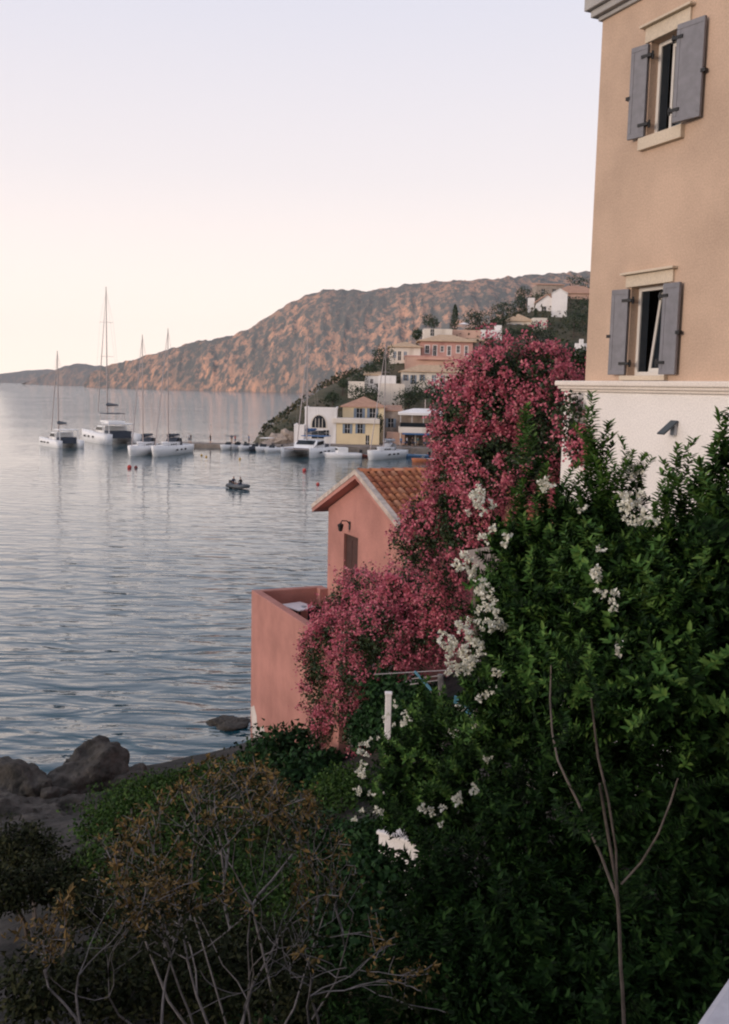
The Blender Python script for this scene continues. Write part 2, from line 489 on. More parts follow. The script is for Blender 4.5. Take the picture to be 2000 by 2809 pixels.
def land_right(X, Y):
    # shore that closes the bay on the right
    Xs = np.interp(Y, [30, 46, 64, 120, 160, 179, 185], [4, 8, 13, 19, 17, 14, 10])
    return np.minimum(.30 * (X - Xs), 30) + np.where(Y < 40, -50, 0)
def H(X, Y):
    X = np.asarray(X, float); Y = np.asarray(Y, float)
    return np.maximum(np.maximum(land_near(X, Y), land_village(X, Y)), np.where(Y < 300, land_right(X, Y), -5))
def h1(x, y):
    return float(H(np.array([x]), np.array([y]))[0])
def sheet(name, x0, x1, y0, y1, step, mat, rough, kind='structure', zoff=0.0):
    xs = np.arange(x0, x1 + step * .5, step); ys = np.arange(y0, y1 + step * .5, step)
    X, Y = np.meshgrid(xs, ys)
    Z = H(X, Y) + zoff + rough * fbm(X / (step * 9), Y / (step * 9), 5, 3) * 2.0
    V = np.stack([X, Y, Z], -1).reshape(-1, 3)
    nx, ny = len(xs), len(ys)
    i = np.arange(nx - 1)[None] + np.arange(ny - 1)[:, None] * nx
    F = np.stack([i, i + 1, i + 1 + nx, i + nx], -1).reshape(-1, 4)
    o = inst(name, np_mesh(name, V, F, mat, True))
    return tag(o, kind=kind)

sea = MB()
S = 5600.0
sea.poly([(-S, -S, 0), (S, -S, 0), (S, S, 0), (-S, S, 0)])
tag(sea.build('sea_water', M_WATER), kind='structure')
sheet('ground', -40, 46, 1.2, 64, .4, M_GROUND, .45)
sheet('hillside', -34, 190, 60, 440, 2.6, M_HILL, 2.0, zoff=-.6)
st = MB().box(-12, 30, -14, .55, 3.0, 9.9)
tag(st.build('street', M_CONC), kind='structure')
# unseen slope added behind the street to block sky light from the foreground
sky_block = MB(); cols_ = [(x, 9.9 + .35 * math.sin(x * .3)) for x in range(-12, 47, 4)]
rowsb = []
for j, (yy, zz) in enumerate(((-4.2, 0), (-5.0, 3.2), (-8, 6.5), (-13, 11), (-20, 17), (-30, 22), (-45, 24))):
    rowsb.append([sky_block.vert((x, yy + .4 * math.sin(x * .7 + j), z0 + zz + .5 * math.sin(x * .45 + j * 2) * (j > 0))) for x, z0 in cols_])
for j in range(6):
    for i in range(len(cols_) - 1): sky_block.face((rowsb[j][i], rowsb[j][i + 1], rowsb[j + 1][i + 1], rowsb[j + 1][i]))
tag(sky_block.build('hillside', M_HILL, None, True), kind='structure')

def mountain(name, sil, base, mat, cols=260, rows=46, amp=1.0, seed=1, depthk=1.1):
    px = np.linspace(sil[0][0], sil[-1][0], cols)
    sy = np.interp(px, [p[0] for p in sil], [p[1] for p in sil])
    D = np.interp(px, [p[0] for p in base], [p[1] for p in base])
    V = np.zeros((rows + 8, cols, 3))
    for c in range(cols):
        hz = max(4.0, at(px[c], sy[c], D[c]).z)
        Dr = D[c] + hz * depthk
        r = at(px[c], sy[c], Dr); bpt = at(px[c], 1100, D[c]); bpt.z = -3
        for k in range(rows):
            t = k / (rows - 1)
            zf = t if t < .001 else (1 - (1 - t) ** 1.25)
            df = t ** 1.15
            V[k, c] = (bpt.x + (r.x - bpt.x) * df, bpt.y + (r.y - bpt.y) * df, bpt.z + (r.z - bpt.z) * zf)
        for k in range(8):
            t = (k + 1) / 8
            V[rows + k, c] = (r.x * (1 + .25 * t), r.y * (1 + .25 * t), r.z * (1 - t * t) - 3 * t)
    kk = np.minimum(np.arange(rows + 8) / (rows - 1), 1.0)[:, None]
    win = np.sin(np.pi * np.clip(kk, 0, 1)) ** .7
    ux = V[..., 0]; uz = V[..., 2]
    gul = .7 * fbm(ux / 90, uz / 220, 3, seed) + 1.1 * np.abs(fbm(ux / 34, uz / 260, 4, seed + 3)) + .5 * fbm(ux / 11, uz / 45, 4, seed + 9)
    V[..., 1] += win * gul * 26 * amp
    V[..., 2] += win * fbm(ux / 26, V[..., 1] / 26, 5, seed + 5) * 9 * amp
    top = np.exp(-((kk - 1) / .06) ** 2) * (kk <= 1)
    V[..., 2] += top * fbm(ux / 14, np.zeros_like(ux), 4, seed + 2) * 9 * amp
    n = rows + 8
    i = np.arange(cols - 1)[None] + np.arange(n - 1)[:, None] * cols
    F = np.stack([i, i + 1, i + 1 + cols, i + cols], -1).reshape(-1, 4)
    o = inst(name, np_mesh(name, V.reshape(-1, 3), F, mat, True))
    return tag(o, kind='structure')

mountain('mountain', [(232, 1052), (250, 1022), (300, 1002), (350, 991), (400, 975), (450, 960), (500, 946), (560, 934), (640, 921), (700, 893), (760, 848), (820, 817),
                      (880, 796), (940, 793), (1000, 798), (1060, 790), (1110, 780), (1170, 773), (1250, 769), (1330, 766), (1400, 759), (1480, 752), (1560, 746), (1640, 744), (1900, 730), (2150, 760)],
         [(232, 2000), (600, 1850), (900, 1750), (1300, 1700), (2150, 1800)], M_MOUNT, cols=420, rows=70)
mountain('far_hill', [(60, 1052), (120, 1030), (160, 1010), (205, 996), (255, 1002), (300, 1006), (420, 1000), (520, 975), (620, 922), (660, 921), (760, 960)],
         [(60, 2700), (300, 2600), (760, 3000)], M_MOUNTF, cols=120, rows=30, amp=.7, seed=11)
mountain('distant_hill', [(-420, 1046), (-300, 1032), (-120, 1030), (0, 1026), (70, 1016), (130, 1013), (180, 1018), (260, 1026)],
         [(-420, 4200), (260, 4000)], M_MOUNTF, cols=100, rows=20, amp=.5, seed=21)

# ---------------------------------------------------------------- tan townhouse on the right
TH = math.radians(23)
tp0 = at(1605, 1045, 15.17)
T_ROT = TH - math.pi / 2
tn = Vector((math.cos(TH), math.sin(TH), 0))
tu = Vector((math.sin(TH), -math.cos(TH), 0))
def t_uv(px, py, off=0.0):
    p = plane_hit(px, py, tp0 + tn * off, tn)
    return (p - tp0).dot(tu), p.z
house = thing('townhouse', 'tall tan plastered house with grey shutters on a white base wall', 'house', (tp0.x, tp0.y, 0), T_ROT)
ZB = tp0.z            # top of the white base
_, ZTOP = t_uv(1665, 52)
def tband(px0, px1, py0, py1):
    u0, z0 = t_uv(px0, py0); u1, z1 = t_uv(px1, py1)
    return u0, z0, u1, z1
# openings
lw_u0, _ = t_uv(1727, 900); lw_u1, _ = t_uv(1829, 900)
_, lw_z1 = t_uv(1778, 783); _, lw_z0 = t_uv(1770, 1030)
uw_u0, _ = t_uv(1780, 250); uw_u1, _ = t_uv(1873, 250)
_, uw_z1 = t_uv(1820, 100); _, uw_z0 = t_uv(1818, 362)
holes = [(lw_u0, lw_u1, lw_z0, lw_z1), (uw_u0, uw_u1, uw_z0, uw_z1)]
m_ = MB()
m_.panel(0, 15, ZB - .1, ZTOP + 1.6, holes, 0, .22)
m_.poly([(0, 0, ZB - .1), (0, 0, ZTOP + 1.6), (0, 8, ZTOP + 1.6), (0, 8, ZB - .1)])
m_.poly([(15, 0, ZB - .1), (15, 8, ZB - .1), (15, 8, ZTOP + 1.6), (15, 0, ZTOP + 1.6)])
m_.poly([(0, 8, ZB - .1), (0, 8, ZTOP + 1.6), (15, 8, ZTOP + 1.6), (15, 8, ZB - .1)])
m_.poly([(0, 0, ZTOP + 1.6), (15, 0, ZTOP + 1.6), (15, 8, ZTOP + 1.6), (0, 8, ZTOP + 1.6)])
m_.build('wall', M_TAN, house)
b_ = MB().box(-.42, 15.2, -.10, 8.2, 5.0, ZB - .16)
b_.build('base_wall', M_WHITEWALL, house, bevel=.04)
c_ = MB()
c_.box(-.53, 15.3, -.20, 8.3, ZB - .08, ZB)
c_.box(-.50, 15.26, -.165, 8.27, ZB - .125, ZB - .08)
c_.box(-.46, 15.23, -.13, 8.24, ZB - .165, ZB - .125)
c_.build('cornice', M_CORNICE, house, bevel=.02)
# eave: a moulded ledge above the corner
e_ = MB()
e_.box(-.20, 15.2, -.20, 8.3, ZTOP + .16, ZTOP + .34)
e_.box(-.13, 15.15, -.13, 8.2, ZTOP + .06, ZTOP + .16)
e_.box(-.05, 15.1, -.05, 8.1, ZTOP - .0, ZTOP + .06)
e_.build('eave', M_EAVE, house, bevel=.015)
rf = MB()
rf.poly([(-.25, -.25, ZTOP + .36), (15.3, -.25, ZTOP + .36), (13, 4, ZTOP + 1.9), (2.2, 4, ZTOP + 1.9)])
rf.poly([(-.25, -.25, ZTOP + .36), (2.2, 4, ZTOP + 1.9), (-.25, 8.4, ZTOP + .36)])
rf.poly([(15.3, -.25, ZTOP + .36), (15.3, 8.4, ZTOP + .36), (13, 4, ZTOP + 1.9)])
rf.poly([(-.25, 8.4, ZTOP + .36), (2.2, 4, ZTOP + 1.9), (13, 4, ZTOP + 1.9), (15.3, 8.4, ZTOP + .36)])
rf.build('roof', M_VROOFR, house)

def shutter(hu, side, z0, z1, w, ang, off=.03):
    """board shutter hinged at u=hu; side -1 swings to the far side, +1 to the near side; ang from the wall"""
    r = bpy.data.objects.new('shutter_pivot', None)
    mb = MB(); t = .035
    mb.box(0, w, -t / 2, t / 2, z0, z1)
    for a, b, c, d in ((.0, w, z0, z0 + .07), (.0, w, z1 - .07, z1), (0, .06, z0 + .07, z1 - .07), (w - .06, w, z0 + .07, z1 - .07)):
        mb.box(a + .002, b - .002, -t / 2 - .006, t / 2 + .006, c + .001, d - .001)
    k = 1
    for i in range(1, k):
        x = .06 + (w - .12) * i / k
        mb.box(x - .004, x + .004, -t / 2 - .005, t / 2 + .005, z0 + .072, z1 - .072)
    o = mb.build('shutter', [M_SHUT], house, bevel=.004)
    bpy.data.objects.remove(r)
    o.location = (hu, -off, 0)
    # local x of the shutter points away from the opening
    o.rotation_euler = (0, 0, -ang if side > 0 else math.pi + ang)
    for zz in (z0 + .16, z1 - .16):
        ir = MB()
        ir.box(-.07, .10, -.035, .035, zz - .02, zz + .02)
        ir.tube([(-.07, 0, zz - .05), (-.07, 0, zz + .05)], .016, 6)
        ir.build('hinge', M_IRON, o)
    lk = MB()
    zz = (z0 + z1) / 2 - .05
    lk.box(w - .02, w + .05, -.03, .03, zz - .025, zz + .02)
    lk.build('shutter_catch', M_IRON, o)
    return o
def win_set(u0, u1, z0, z1, tilt, lint, sill_drop, upper):
    w = MB(); fr = .055; y0, y1 = .13, .19
    w.box(u0, u0 + fr, y0, y1, z0, z1); w.box(u1 - fr * 1.5, u1, y0, y1, z0, z1)
    w.box(u0 + fr, u1 - fr * 1.5, y0, y1, z1 - fr, z1); w.box(u0 + fr, u1 - fr * 1.5, y0, y1, z0, z0 + fr)
    wo = w.build('window', M_PVC, house, bevel=.004)
    # opening sash, tipped inwards at the top on the lower window
    s = MB(); a0, a1 = u0 + fr + .16, u1 - fr * 1.5 - .005; h = z1 - z0 - 2 * fr
    s.box(a0, a0 + .045, -.02, .02, 0, h); s.box(a1 - .045, a1, -.02, .02, 0, h)
    s.box(a0 + .045, a1 - .045, -.02, .02, 0, .05); s.box(a0 + .045, a1 - .045, -.02, .02, h - .05, h)
    so = s.build('sash', M_PVC, wo); so.location = (0, .215, z0 + fr); so.rotation_euler = (-tilt, 0, 0)
    g = MB().box(a0 + .04, a1 - .04, -.004, .004, .045, h - .045)
    go = g.build('pane', M_GLASSD, wo); go.location = so.location; go.rotation_euler = so.rotation_euler
    g2 = MB().box(u0 + fr, a0 - .01, .155, .163, z0 + fr, z1 - fr); g2.build('pane', M_GLASSD, wo)
    d = MB().box(u0 - .3, u1 + .3, .75, .8, z0 - .3, z1 + .3); d.build('dark_room', M_DARK, wo)
    # lintel slab and its drip edge, sill
    l = MB(); l.box(u0 - .10, u1 + .10, -.035, .10, z1 + .002, z1 + lint); l.build('lintel', M_STONETRIM, house, bevel=.008)
    l = MB(); l.box(u0 - .16, u1 + .16, -.10, .09, z1 + lint + .002, z1 + lint + .035); l.build('drip_edge', M_STONETRIM, house, bevel=.006)
    l = MB(); l.box(u0 - .09, u1 + .09, -.075, .13, z0 - sill_drop, z0 - .002); l.build('sill', M_STONETRIM, house, bevel=.008)
win_set(lw_u0, lw_u1, lw_z0, lw_z1, math.radians(7), .17, .07, False)
win_set(uw_u0, uw_u1, uw_z0, uw_z1, 0.0, .20, .17, True)
shutter(lw_u0 - .01, -1, lw_z0 + .01, lw_z1 - .02, .29, math.radians(16))
shutter(lw_u1 + .01, 1, lw_z0 + .01, lw_z1 - .02, .30, math.radians(-4), .09)
shutter(uw_u0 - .01, -1, uw_z0 + .01, uw_z1 - .02, .28, math.radians(14))
shutter(uw_u1 + .01, 1, uw_z0 + .01, uw_z1 - .02, .43, math.radians(-11), .14)

# wall lamp and small vent on the white base
u_, z_ = t_uv(1852, 1175, -.1)
lm = thing('wall_lamp', 'angular dark metal wall lamp on the white base wall', 'wall lamp', tuple(tp0 + tu * u_ - tn * .1 + Vector((0, 0, z_ - tp0.z))), T_ROT)
MB().box(-.035, .045, -.05, 0, -.09, .06).build('bracket', M_BOATGREY, lm, bevel=.006)
q = MB(); q.box(-.07, .07, -.26, .02, -.012, .012, Matrix.Translation((0, -.03, .085)) @ Matrix.Rotation(math.radians(38), 4, 'X'))
q.build('lamp_shade', M_SHUTD, lm, bevel=.004)
u_, z_ = t_uv(1618, 1088, -.1)
vt = thing('wall_vent', 'small dark vent plate on the white wall under the cornice', 'vent', tuple(tp0 + tu * u_ - tn * .1 + Vector((0, 0, z_ - tp0.z))), T_ROT)
MB().box(-.035, .035, -.025, 0, -.045, .045).build('plate', M_BOATGREY, vt, bevel=.004)
q = MB()
for k in range(3): q.box(-.025, .025, -.03, -.024, -.03 + k * .024, -.018 + k * .024)
q.build('slot', M_IRON, vt)

# pale parapet beside the camera
pa, pb = onz(1938, 2830, 10.62), onz(2010, 2722, 10.62)
dv = (pb - pa).normalized()
sv = Vector((dv.y, -dv.x, 0))
pw = thing('parapet_wall', 'pale concrete parapet corner at the bottom edge beside the shrubs', 'wall', (pa.x, pa.y, 9.9), math.atan2(dv.y, dv.x))
MB().box(-1.0, .75, -.32, 0, -3.0, .66).build('body', M_CONC, pw)
MB().box(-1.02, .77, -.34, .02, .66, .72).build('coping', M_CONC, pw, bevel=.012)

# ---------------------------------------------------------------- pink house with terrace
PH = math.radians(24)
pA = at(690, 1618, 30.0)
P_ROT = PH - math.pi / 2
pu = Vector((math.sin(PH), -math.cos(PH), 0)); pn = Vector((math.cos(PH), math.sin(PH), 0))
def p_uv(px, py, off):
    p = plane_hit(px, py, Vector((pA.x, pA.y, 0)) + pn * off, pn)
    q = p - Vector((pA.x, pA.y, 0))
    return q.dot(pu), p.z
def p_world(u, v, z):
    return Vector((pA.x, pA.y, 0)) + pu * u + pn * v + Vector((0, 0, z))
pink = thing('pink_house', 'small salmon pink house with clay tile roof and walled terrace above the water', 'house', (pA.x, pA.y, 0), P_ROT)
PZ = pA.z; GV = 2.34; TF = PZ - 1.12
g0, _ = p_uv(900, 1480, GV)
_, ez = p_uv(900, 1392, GV)
ap_u, ap_z = p_uv(980, 1300, GV - .28)
GW = (ap_u - g0) * 2
GU0, GU1 = g0, g0 + GW
d_u0, d_z1 = p_uv(944, 1462, GV); d_u1, _ = p_uv(982, 1500, GV)
slope = (ap_z - .16 - ez) / (ap_u - g0)
# terrace walls
m_ = MB().box(0, 7.2, 0, .26, -.5, PZ); m_.build('terrace_wall', M_PINK, pink, bevel=.02)
m_ = MB().box(.003, .26, .262, GV - .002, -.5, PZ - .003); m_.build('parapet', M_PINK, pink, bevel=.02)
m_ = MB().box(.262, GU0 + .05, GV - .26, GV - .003, -.5, PZ - .006); m_.build('parapet', M_PINK, pink)
m_ = MB().box(.25, 7.2, .25, GV + .1, -.5, TF); m_.build('terrace_floor', M_BAREPL, pink)
m_ = MB()
m_.panel(GU0, GU1, TF - .1, ez, [(d_u0, d_u1, TF + .02, d_z1)], GV, .12)
m_.poly([(GU0, GV, ez), (GU1, GV, ez), (ap_u, GV, ez + slope * GW / 2)])
GD = GV + 7.0
m_.poly([(GU0, GV, -.5), (GU0, GV, ez), (GU0, GD, ez), (GU0, GD, -.5)])
m_.poly([(GU1, GV, -.5), (GU1, GD, -.5), (GU1, GD, ez), (GU1, GV, ez)])
m_.poly([(GU0, GD, -.5), (GU0, GD, ez), (ap_u, GD, ez + slope * GW / 2), (GU1, GD, ez), (GU1, GD, -.5)])
m_.build('wall', M_PINK, pink)
do = MB().box(d_u0 + .002, d_u1 - .002, GV + .07, GV + .12, TF + .02, d_z1 - .002).build('door', M_DOOR, pink)
q = MB()
for k in range(2):
    a = d_u0 + .1 + k * (d_u1 - d_u0 - .1) / 2
    for z0, z1 in ((TF + .2, TF + .95), (TF + 1.1, d_z1 - .15)):
        q.box(a, a + (d_u1 - d_u0) / 2 - .15, GV + .062, GV + .07, z0, z1)
q.build('door_panel', M_DOOR, do)
# roof: pink slab with overhang, mortar verges, clay tiles
OE, OV, RT = .55, .34, .17
def roof_z(u): return ez + slope * (GW / 2 - abs(u - ap_u)) + .03
uL, uR = GU0 - OE, GU1 + OE
m_ = MB()
for (ua, ub) in ((uL, ap_u), (ap_u, uR)):
    za, zb = roof_z(ua), roof_z(ub)
    pts = [(ua, GV - OV, za), (ub, GV - OV, zb), (ub, GD + .2, zb), (ua, GD + .2, za)]
    up = [(p[0], p[1], p[2] + RT) for p in pts]
    m_.poly(pts[::-1]); m_.poly(up)
    for i in range(4):
        j = (i + 1) % 4
        m_.poly([pts[i], pts[j], up[j], up[i]])
roof = m_.build('roof', M_PINK, pink)
m_ = MB()
for (ua, ub, s_) in ((uL - .02, ap_u, 1), (ap_u, uR + .02, -1)):
    za, zb = roof_z(ua) + RT, roof_z(ub) + RT
    lo, hi = -.05, .09
    A = [(ua, GV - OV - .02, za + lo), (ub, GV - OV - .02, zb + lo), (ub, GV - OV - .02, zb + hi), (ua, GV - OV - .02, za + hi)]
    B = [(p[0], GV - OV + .16, p[2]) for p in A]
    m_.poly(A); m_.poly(B[::-1])
    for i in range(4):
        j = (i + 1) % 4
        m_.poly([A[i], B[i], B[j], A[j]])
m_.build('verge', M_MORTAR, roof)
# barrel tiles, every one its own piece
def tile_mesh(seed):
    rnd = random.Random(seed); mb = MB(); n = 5; L = .43
    for end, (x, r) in enumerate(((0, .105), (L, .088))):
        for k in range(n + 1):
            a = math.pi * k / n
            mb.vert((x, math.cos(a) * r, math.sin(a) * r * .8 + (.016 if end == 0 else 0)))
        for k in range(n + 1):
            a = math.pi * k / n
            mb.vert((x, math.cos(a) * (r - .015), math.sin(a) * (r - .015) * .8 + (.016 if end == 0 else 0)))
    o = n + 1
    for k in range(n):
        mb.face((k, k + 1, 2 * o + k + 1, 2 * o + k))
        mb.face((o + k, 3 * o + k, 3 * o + k + 1, o + k + 1))
        mb.face((k, o + k, o + k + 1, k + 1))
    return mb.mesh('tile', [TILE_MATS[seed]], True)
TILE_MATS = [plain('clay_tile_%d' % i, c, .85, 0, .2, .25, 6) for i, c in enumerate(((.34, .13, .07), (.40, .165, .085), (.28, .10, .058), (.42, .20, .12)))]
TM = [tile_mesh(i) for i in range(4)]
sl = math.atan(slope)
def lay(parent, side, v0, v1, as_parts):
    Ls = (uR - ap_u) / math.cos(sl); rows = int(Ls / .35) + 1; cols = int((v1 - v0) / .215)
    joined = MB()
    for c in range(cols):
        for r_ in range(rows):
            s_ = .40 + r_ * .35
            if s_ > Ls + .12: continue
            u = ap_u + side * s_ * math.cos(sl); z = roof_z(ap_u + side * s_ * math.cos(sl)) + RT + .015 + random.uniform(-.006, .01)
            v = v0 + .108 + c * .215 + random.uniform(-.012, .012)
            Mx = Matrix.Translation((u, v, z)) @ Matrix.Rotation(math.pi if side > 0 else 0, 4, 'Z') @ Matrix.Rotation(-sl, 4, 'Y') @ Matrix.Rotation(random.uniform(-.04, .04), 4, 'Z')
            k = random.choice((0, 0, 1, 1, 2, 3))
            if as_parts:
                inst('tile', TM[k], parent, Mx)
            else:
                b = len(joined.v)
                joined.v += [tuple(Mx @ vv.co) for vv in TM[k].vertices]
                for p in TM[k].polygons: joined.face([b + i for i in p.vertices])
    if not as_parts:
        o = joined.build('roof_tiles', M_TILE, parent, True); o['kind'] = 'stuff'
VS = GV - OV + .15
lay(roof, 1, VS, VS + 3.5, True)
lay(roof, 1, VS + 3.5, GD + .1, False)
lay(roof, -1, VS, GD + .1, False)
m_ = MB()
for side in (1, -1):
    m_.poly([(ap_u, VS, roof_z(ap_u) + RT + .008), (ap_u + side * (uR - ap_u), VS, roof_z(uR) + RT + .008), (ap_u + side * (uR - ap_u), GD + .18, roof_z(uR) + RT + .008), (ap_u, GD + .18, roof_z(ap_u) + RT + .008)])
m_.build('tile_bed', M_TILEBED, roof)
for k in range(20):
    v = GV - OV + .1 + k * .36
    o = inst('ridge_tile', TM[k % 4], roof, Matrix.Translation((ap_u, v, roof_z(ap_u) + RT + .03)) @ Matrix.Rotation(math.pi / 2, 4, 'Z') @ Matrix.Scale(1.35, 4, (0, 1, 0)))
# worn patch of bare render at the foot of the terrace wall corner
m_ = MB()
pts = []
for (px, py) in ((688, 1940), (697, 1935), (704, 1965), (706, 2000), (722, 1990), (728, 2015), (712, 2030), (716, 2048), (700, 2040), (692, 2010)):
    u, z = p_uv(px, py, -.004); pts.append((max(u, .012), -.004, z))
m_.poly(pts[::-1]); m_.build('bare_patch', M_BAREPL, pink)
# wall lantern over the door
lu, lz = p_uv(950, 1440, GV - .12)
lan = thing('wall_lantern', 'black iron lantern on a scrolled arm above the brown door', 'lantern', tuple(p_world(lu, GV, lz)), P_ROT)
q = MB(); q.tube([(.0, 0, .0), (0, -.10, .12), (0, -.26, .13), (0, -.30, .06)], .018, 6); q.box(-.05, .05, -.02, 0, -.14, .10)
q.build('arm', M_IRON, lan)
q = MB(); q.tube([(0, -.30, .06), (0, -.30, .02), (0, -.30, -.16), (0, -.30, -.19)], [.02, .10, .065, .02], 6); q.build('lantern_body', M_IRON, lan)

# terrace furniture
tt = onz(822, 1662, TF + .74)
tb = thing('terrace_table', 'white topped square table on the pink terrace', 'table', (tt.x, tt.y, TF), P_ROT + .25)
MB().box(-.5, .5, -.36, .36, .70, .74).build('table_top', M_WHITE, tb, bevel=.008)
for sx in (-1, 1):
    for sy in (-1, 1):
        MB().box(sx * .42 - .025, sx * .42 + .025, sy * .29 - .025, sy * .29 + .025, 0, .70).build('leg', M_IRON, tb)
q = MB(); q.tube([(.2, .02, .741), (.2, .02, .78), (.2, .02, .79)], [.075, .085, .06], 10); 
ash = q.build('ashtray', M_BOATGREY); ash.location = tb.location; ash.rotation_euler = tb.rotation_euler
tag(ash, 'small grey bowl on the white terrace table', 'bowl')
def chair(name, label, u, v, rot, group):
    w_ = p_world(u, v, TF)
    c = thing(name, label, 'chair', tuple(w_), P_ROT + rot, group)
    MB().box(-.22, .22, -.22, .22, .42, .46).build('seat', M_IRON, c, bevel=.01)
    MB().box(-.22, .22, .19, .225, .47, .90).build('backrest', M_IRON, c, bevel=.01)
    for sx in (-.19, .19):
        for sy in (-.19, .19):
            MB().box(sx - .018, sx + .018, sy - .018, sy + .018, 0, .42).build('leg', M_IRON, c)
lt = tt - Vector((pA.x, pA.y, 0)); tu_, tv_ = lt.dot(pu), lt.dot(pn)
chair('terrace_chair', 'dark chair between the white table and the far parapet', tu_ - .75, tv_ - .1, 1.9, 'dark chairs on the terrace')
chair('terrace_chair', 'dark chair between the white table and the pink flowers', tu_ + .75, tv_ + .05, -1.3, 'dark chairs on the terrace')

# ---------------------------------------------------------------- vegetation near the camera
def world_at(px, py, Y):
    return np.array(at(px, py, Y))
def lobes_world(lobes):
    """(px, py, rx_px, ry_px, Y) -> centres and radii in metres"""
    C = np.array([world_at(l[0], l[1], l[4]) for l in lobes])
    R = np.array([[l[2] * mpp(l[4]), max(.6 * l[2] * mpp(l[4]), (l[5] if len(l) > 5 else .8 * l[2] * mpp(l[4]))), l[3] * mpp(l[4])] for l in lobes])
    return C, R
def sample_lobes(C, R, n, shell=(.72, 1.04), rag=.16):
    """points near the surface of a union of ellipsoids, with outward normals and an uneven outline"""
    vol = (R[:, 0] * R[:, 1] + R[:, 1] * R[:, 2] + R[:, 0] * R[:, 2])
    P = []; N = []
    need = n
    while need > 0:
        k = RNG.choice(len(C), size=need * 2, p=vol / vol.sum())
        d = rdirs(len(k))
        lump = 1 + rag * 2 * (np.sin(d[:, 0] * 5 + k * 1.7) * np.sin(d[:, 1] * 6 + k) * np.sin(d[:, 2] * 5.3 + k * .6)) 
        r = (RNG.uniform(shell[0] ** 2, shell[1] ** 2, len(k)) ** .5) * lump
        p = C[k] + d * R[k] * r[:, None]
        # drop points well inside another lobe
        q = np.min(np.stack([(((p - C[j]) / R[j]) ** 2).sum(1) for j in range(len(C))], 0), 0)
        ok = q > (shell[0] * .8) ** 2
        P.append(p[ok][:need]); N.append(nrm(d[ok] / R[k][ok])[:need]); need -= len(P[-1])
    return np.concatenate(P), np.concatenate(N)
def orient(z, roll=0.0, scale=1.0, loc=(0, 0, 0)):
    q = Vector(z).to_track_quat('Z', 'Y')
    return Matrix.Translation(loc) @ q.to_matrix().to_4x4() @ Matrix.Rotation(roll, 4, 'Z') @ Matrix.Scale(scale, 4)

# --- bougainvillea
def bract_mesh(seed):
    rs = np.random.default_rng(seed)
    n = 15
    d = nrm(rs.normal(size=(n, 3)) + np.array([0, 0, .6]))
    P = d * rs.uniform(.012, .058, (n, 1)) * np.array([1, 1, .8])
    V, F = leaf_arrays(P, nrm(d + rs.normal(size=(n, 3)) * .6), rs.normal(size=(n, 3)), rs.uniform(.045, .07, n), rs.uniform(.035, .055, n), 'diamond', .3)
    return np_mesh('flower_cluster', V, F, M_BRACT)
BRACTS = [bract_mesh(i) for i in range(6)]
def bougainvillea(label, lobes, stem_px, nleaf, nstuff, nparts, flower_bias):
    C, R = lobes_world(lobes)
    bx, by, bY = stem_px[0]
    base = at(bx, by, bY)
    t = thing('bougainvillea', label, 'bougainvillea', (base.x, base.y, h1(base.x, base.y)), 0, 'flowering bougainvillea')
    off = np.array(t.location)
    P, N = sample_lobes(C, R, nleaf, (.55, 1.03), .2)
    V, F = leaf_arrays(P - off, rdirs(len(P)) + N * .3, N + rdirs(len(P)) * .8, RNG.uniform(.05, .10, len(P)), RNG.uniform(.035, .06, len(P)), 'diamond', .2)
    o = inst('foliage', np_mesh('foliage', V, F, M_BOUGL), t); o['kind'] = 'stuff'
    # bracts come in patches
    P, N = sample_lobes(C, R, nstuff * 4, (.9, 1.1), .2)
    f = np.array([noise.noise(Vector(p) * 1.3) + .6 * noise.noise(Vector(p) * 3.6) for p in P])
    keep = f + flower_bias(P) > RNG.uniform(-.12, .12, len(P))
    P, N = P[keep][:nstuff + nparts], N[keep][:nstuff + nparts]
    vis = (N * nrm(np.array(CPOS) - P)).sum(1)
    order = np.argsort(-vis)
    sel = RNG.permutation(order[:max(nparts * 3, 1)])[:nparts]
    for i in sel:
        inst('flower_cluster', BRACTS[random.randrange(6)], t, orient(N[i] + rdirs(1)[0] * .4, random.uniform(0, 6), random.uniform(.9, 1.5), P[i] - off))
    rest = np.setdiff1d(np.arange(len(P)), sel)
    P, N = P[rest], N[rest]
    k = 7
    Pk = (P[:, None] + RNG.normal(size=(len(P), k, 3)) * .05).reshape(-1, 3)
    Nk = np.repeat(N, k, 0)
    V, F = leaf_arrays(Pk - off, rdirs(len(Pk)) + Nk * .5, Nk + rdirs(len(Pk)) * .9, RNG.uniform(.045, .075, len(Pk)), RNG.uniform(.035, .06, len(Pk)), 'diamond', .3)
    o = inst('bracts', np_mesh('bracts', V, F, M_BRACT), t); o['kind'] = 'stuff'
    for (sx, sy, sY), (ex, ey, eY) in zip(stem_px[0::2], stem_px[1::2]):
        a, b = at(sx, sy, sY), at(ex, ey, eY)
        a = Vector((a.x, a.y, h1(a.x, a.y) - .1)); mid = a.lerp(b, .5) + Vector((random.uniform(-.2, .2), random.uniform(-.2, .2), .1))
        MB().tube([Vector(q) - Vector(off) for q in (a, mid, b)], [.06, .045, .02], 6).build('stem', M_STEM, t)
    return t
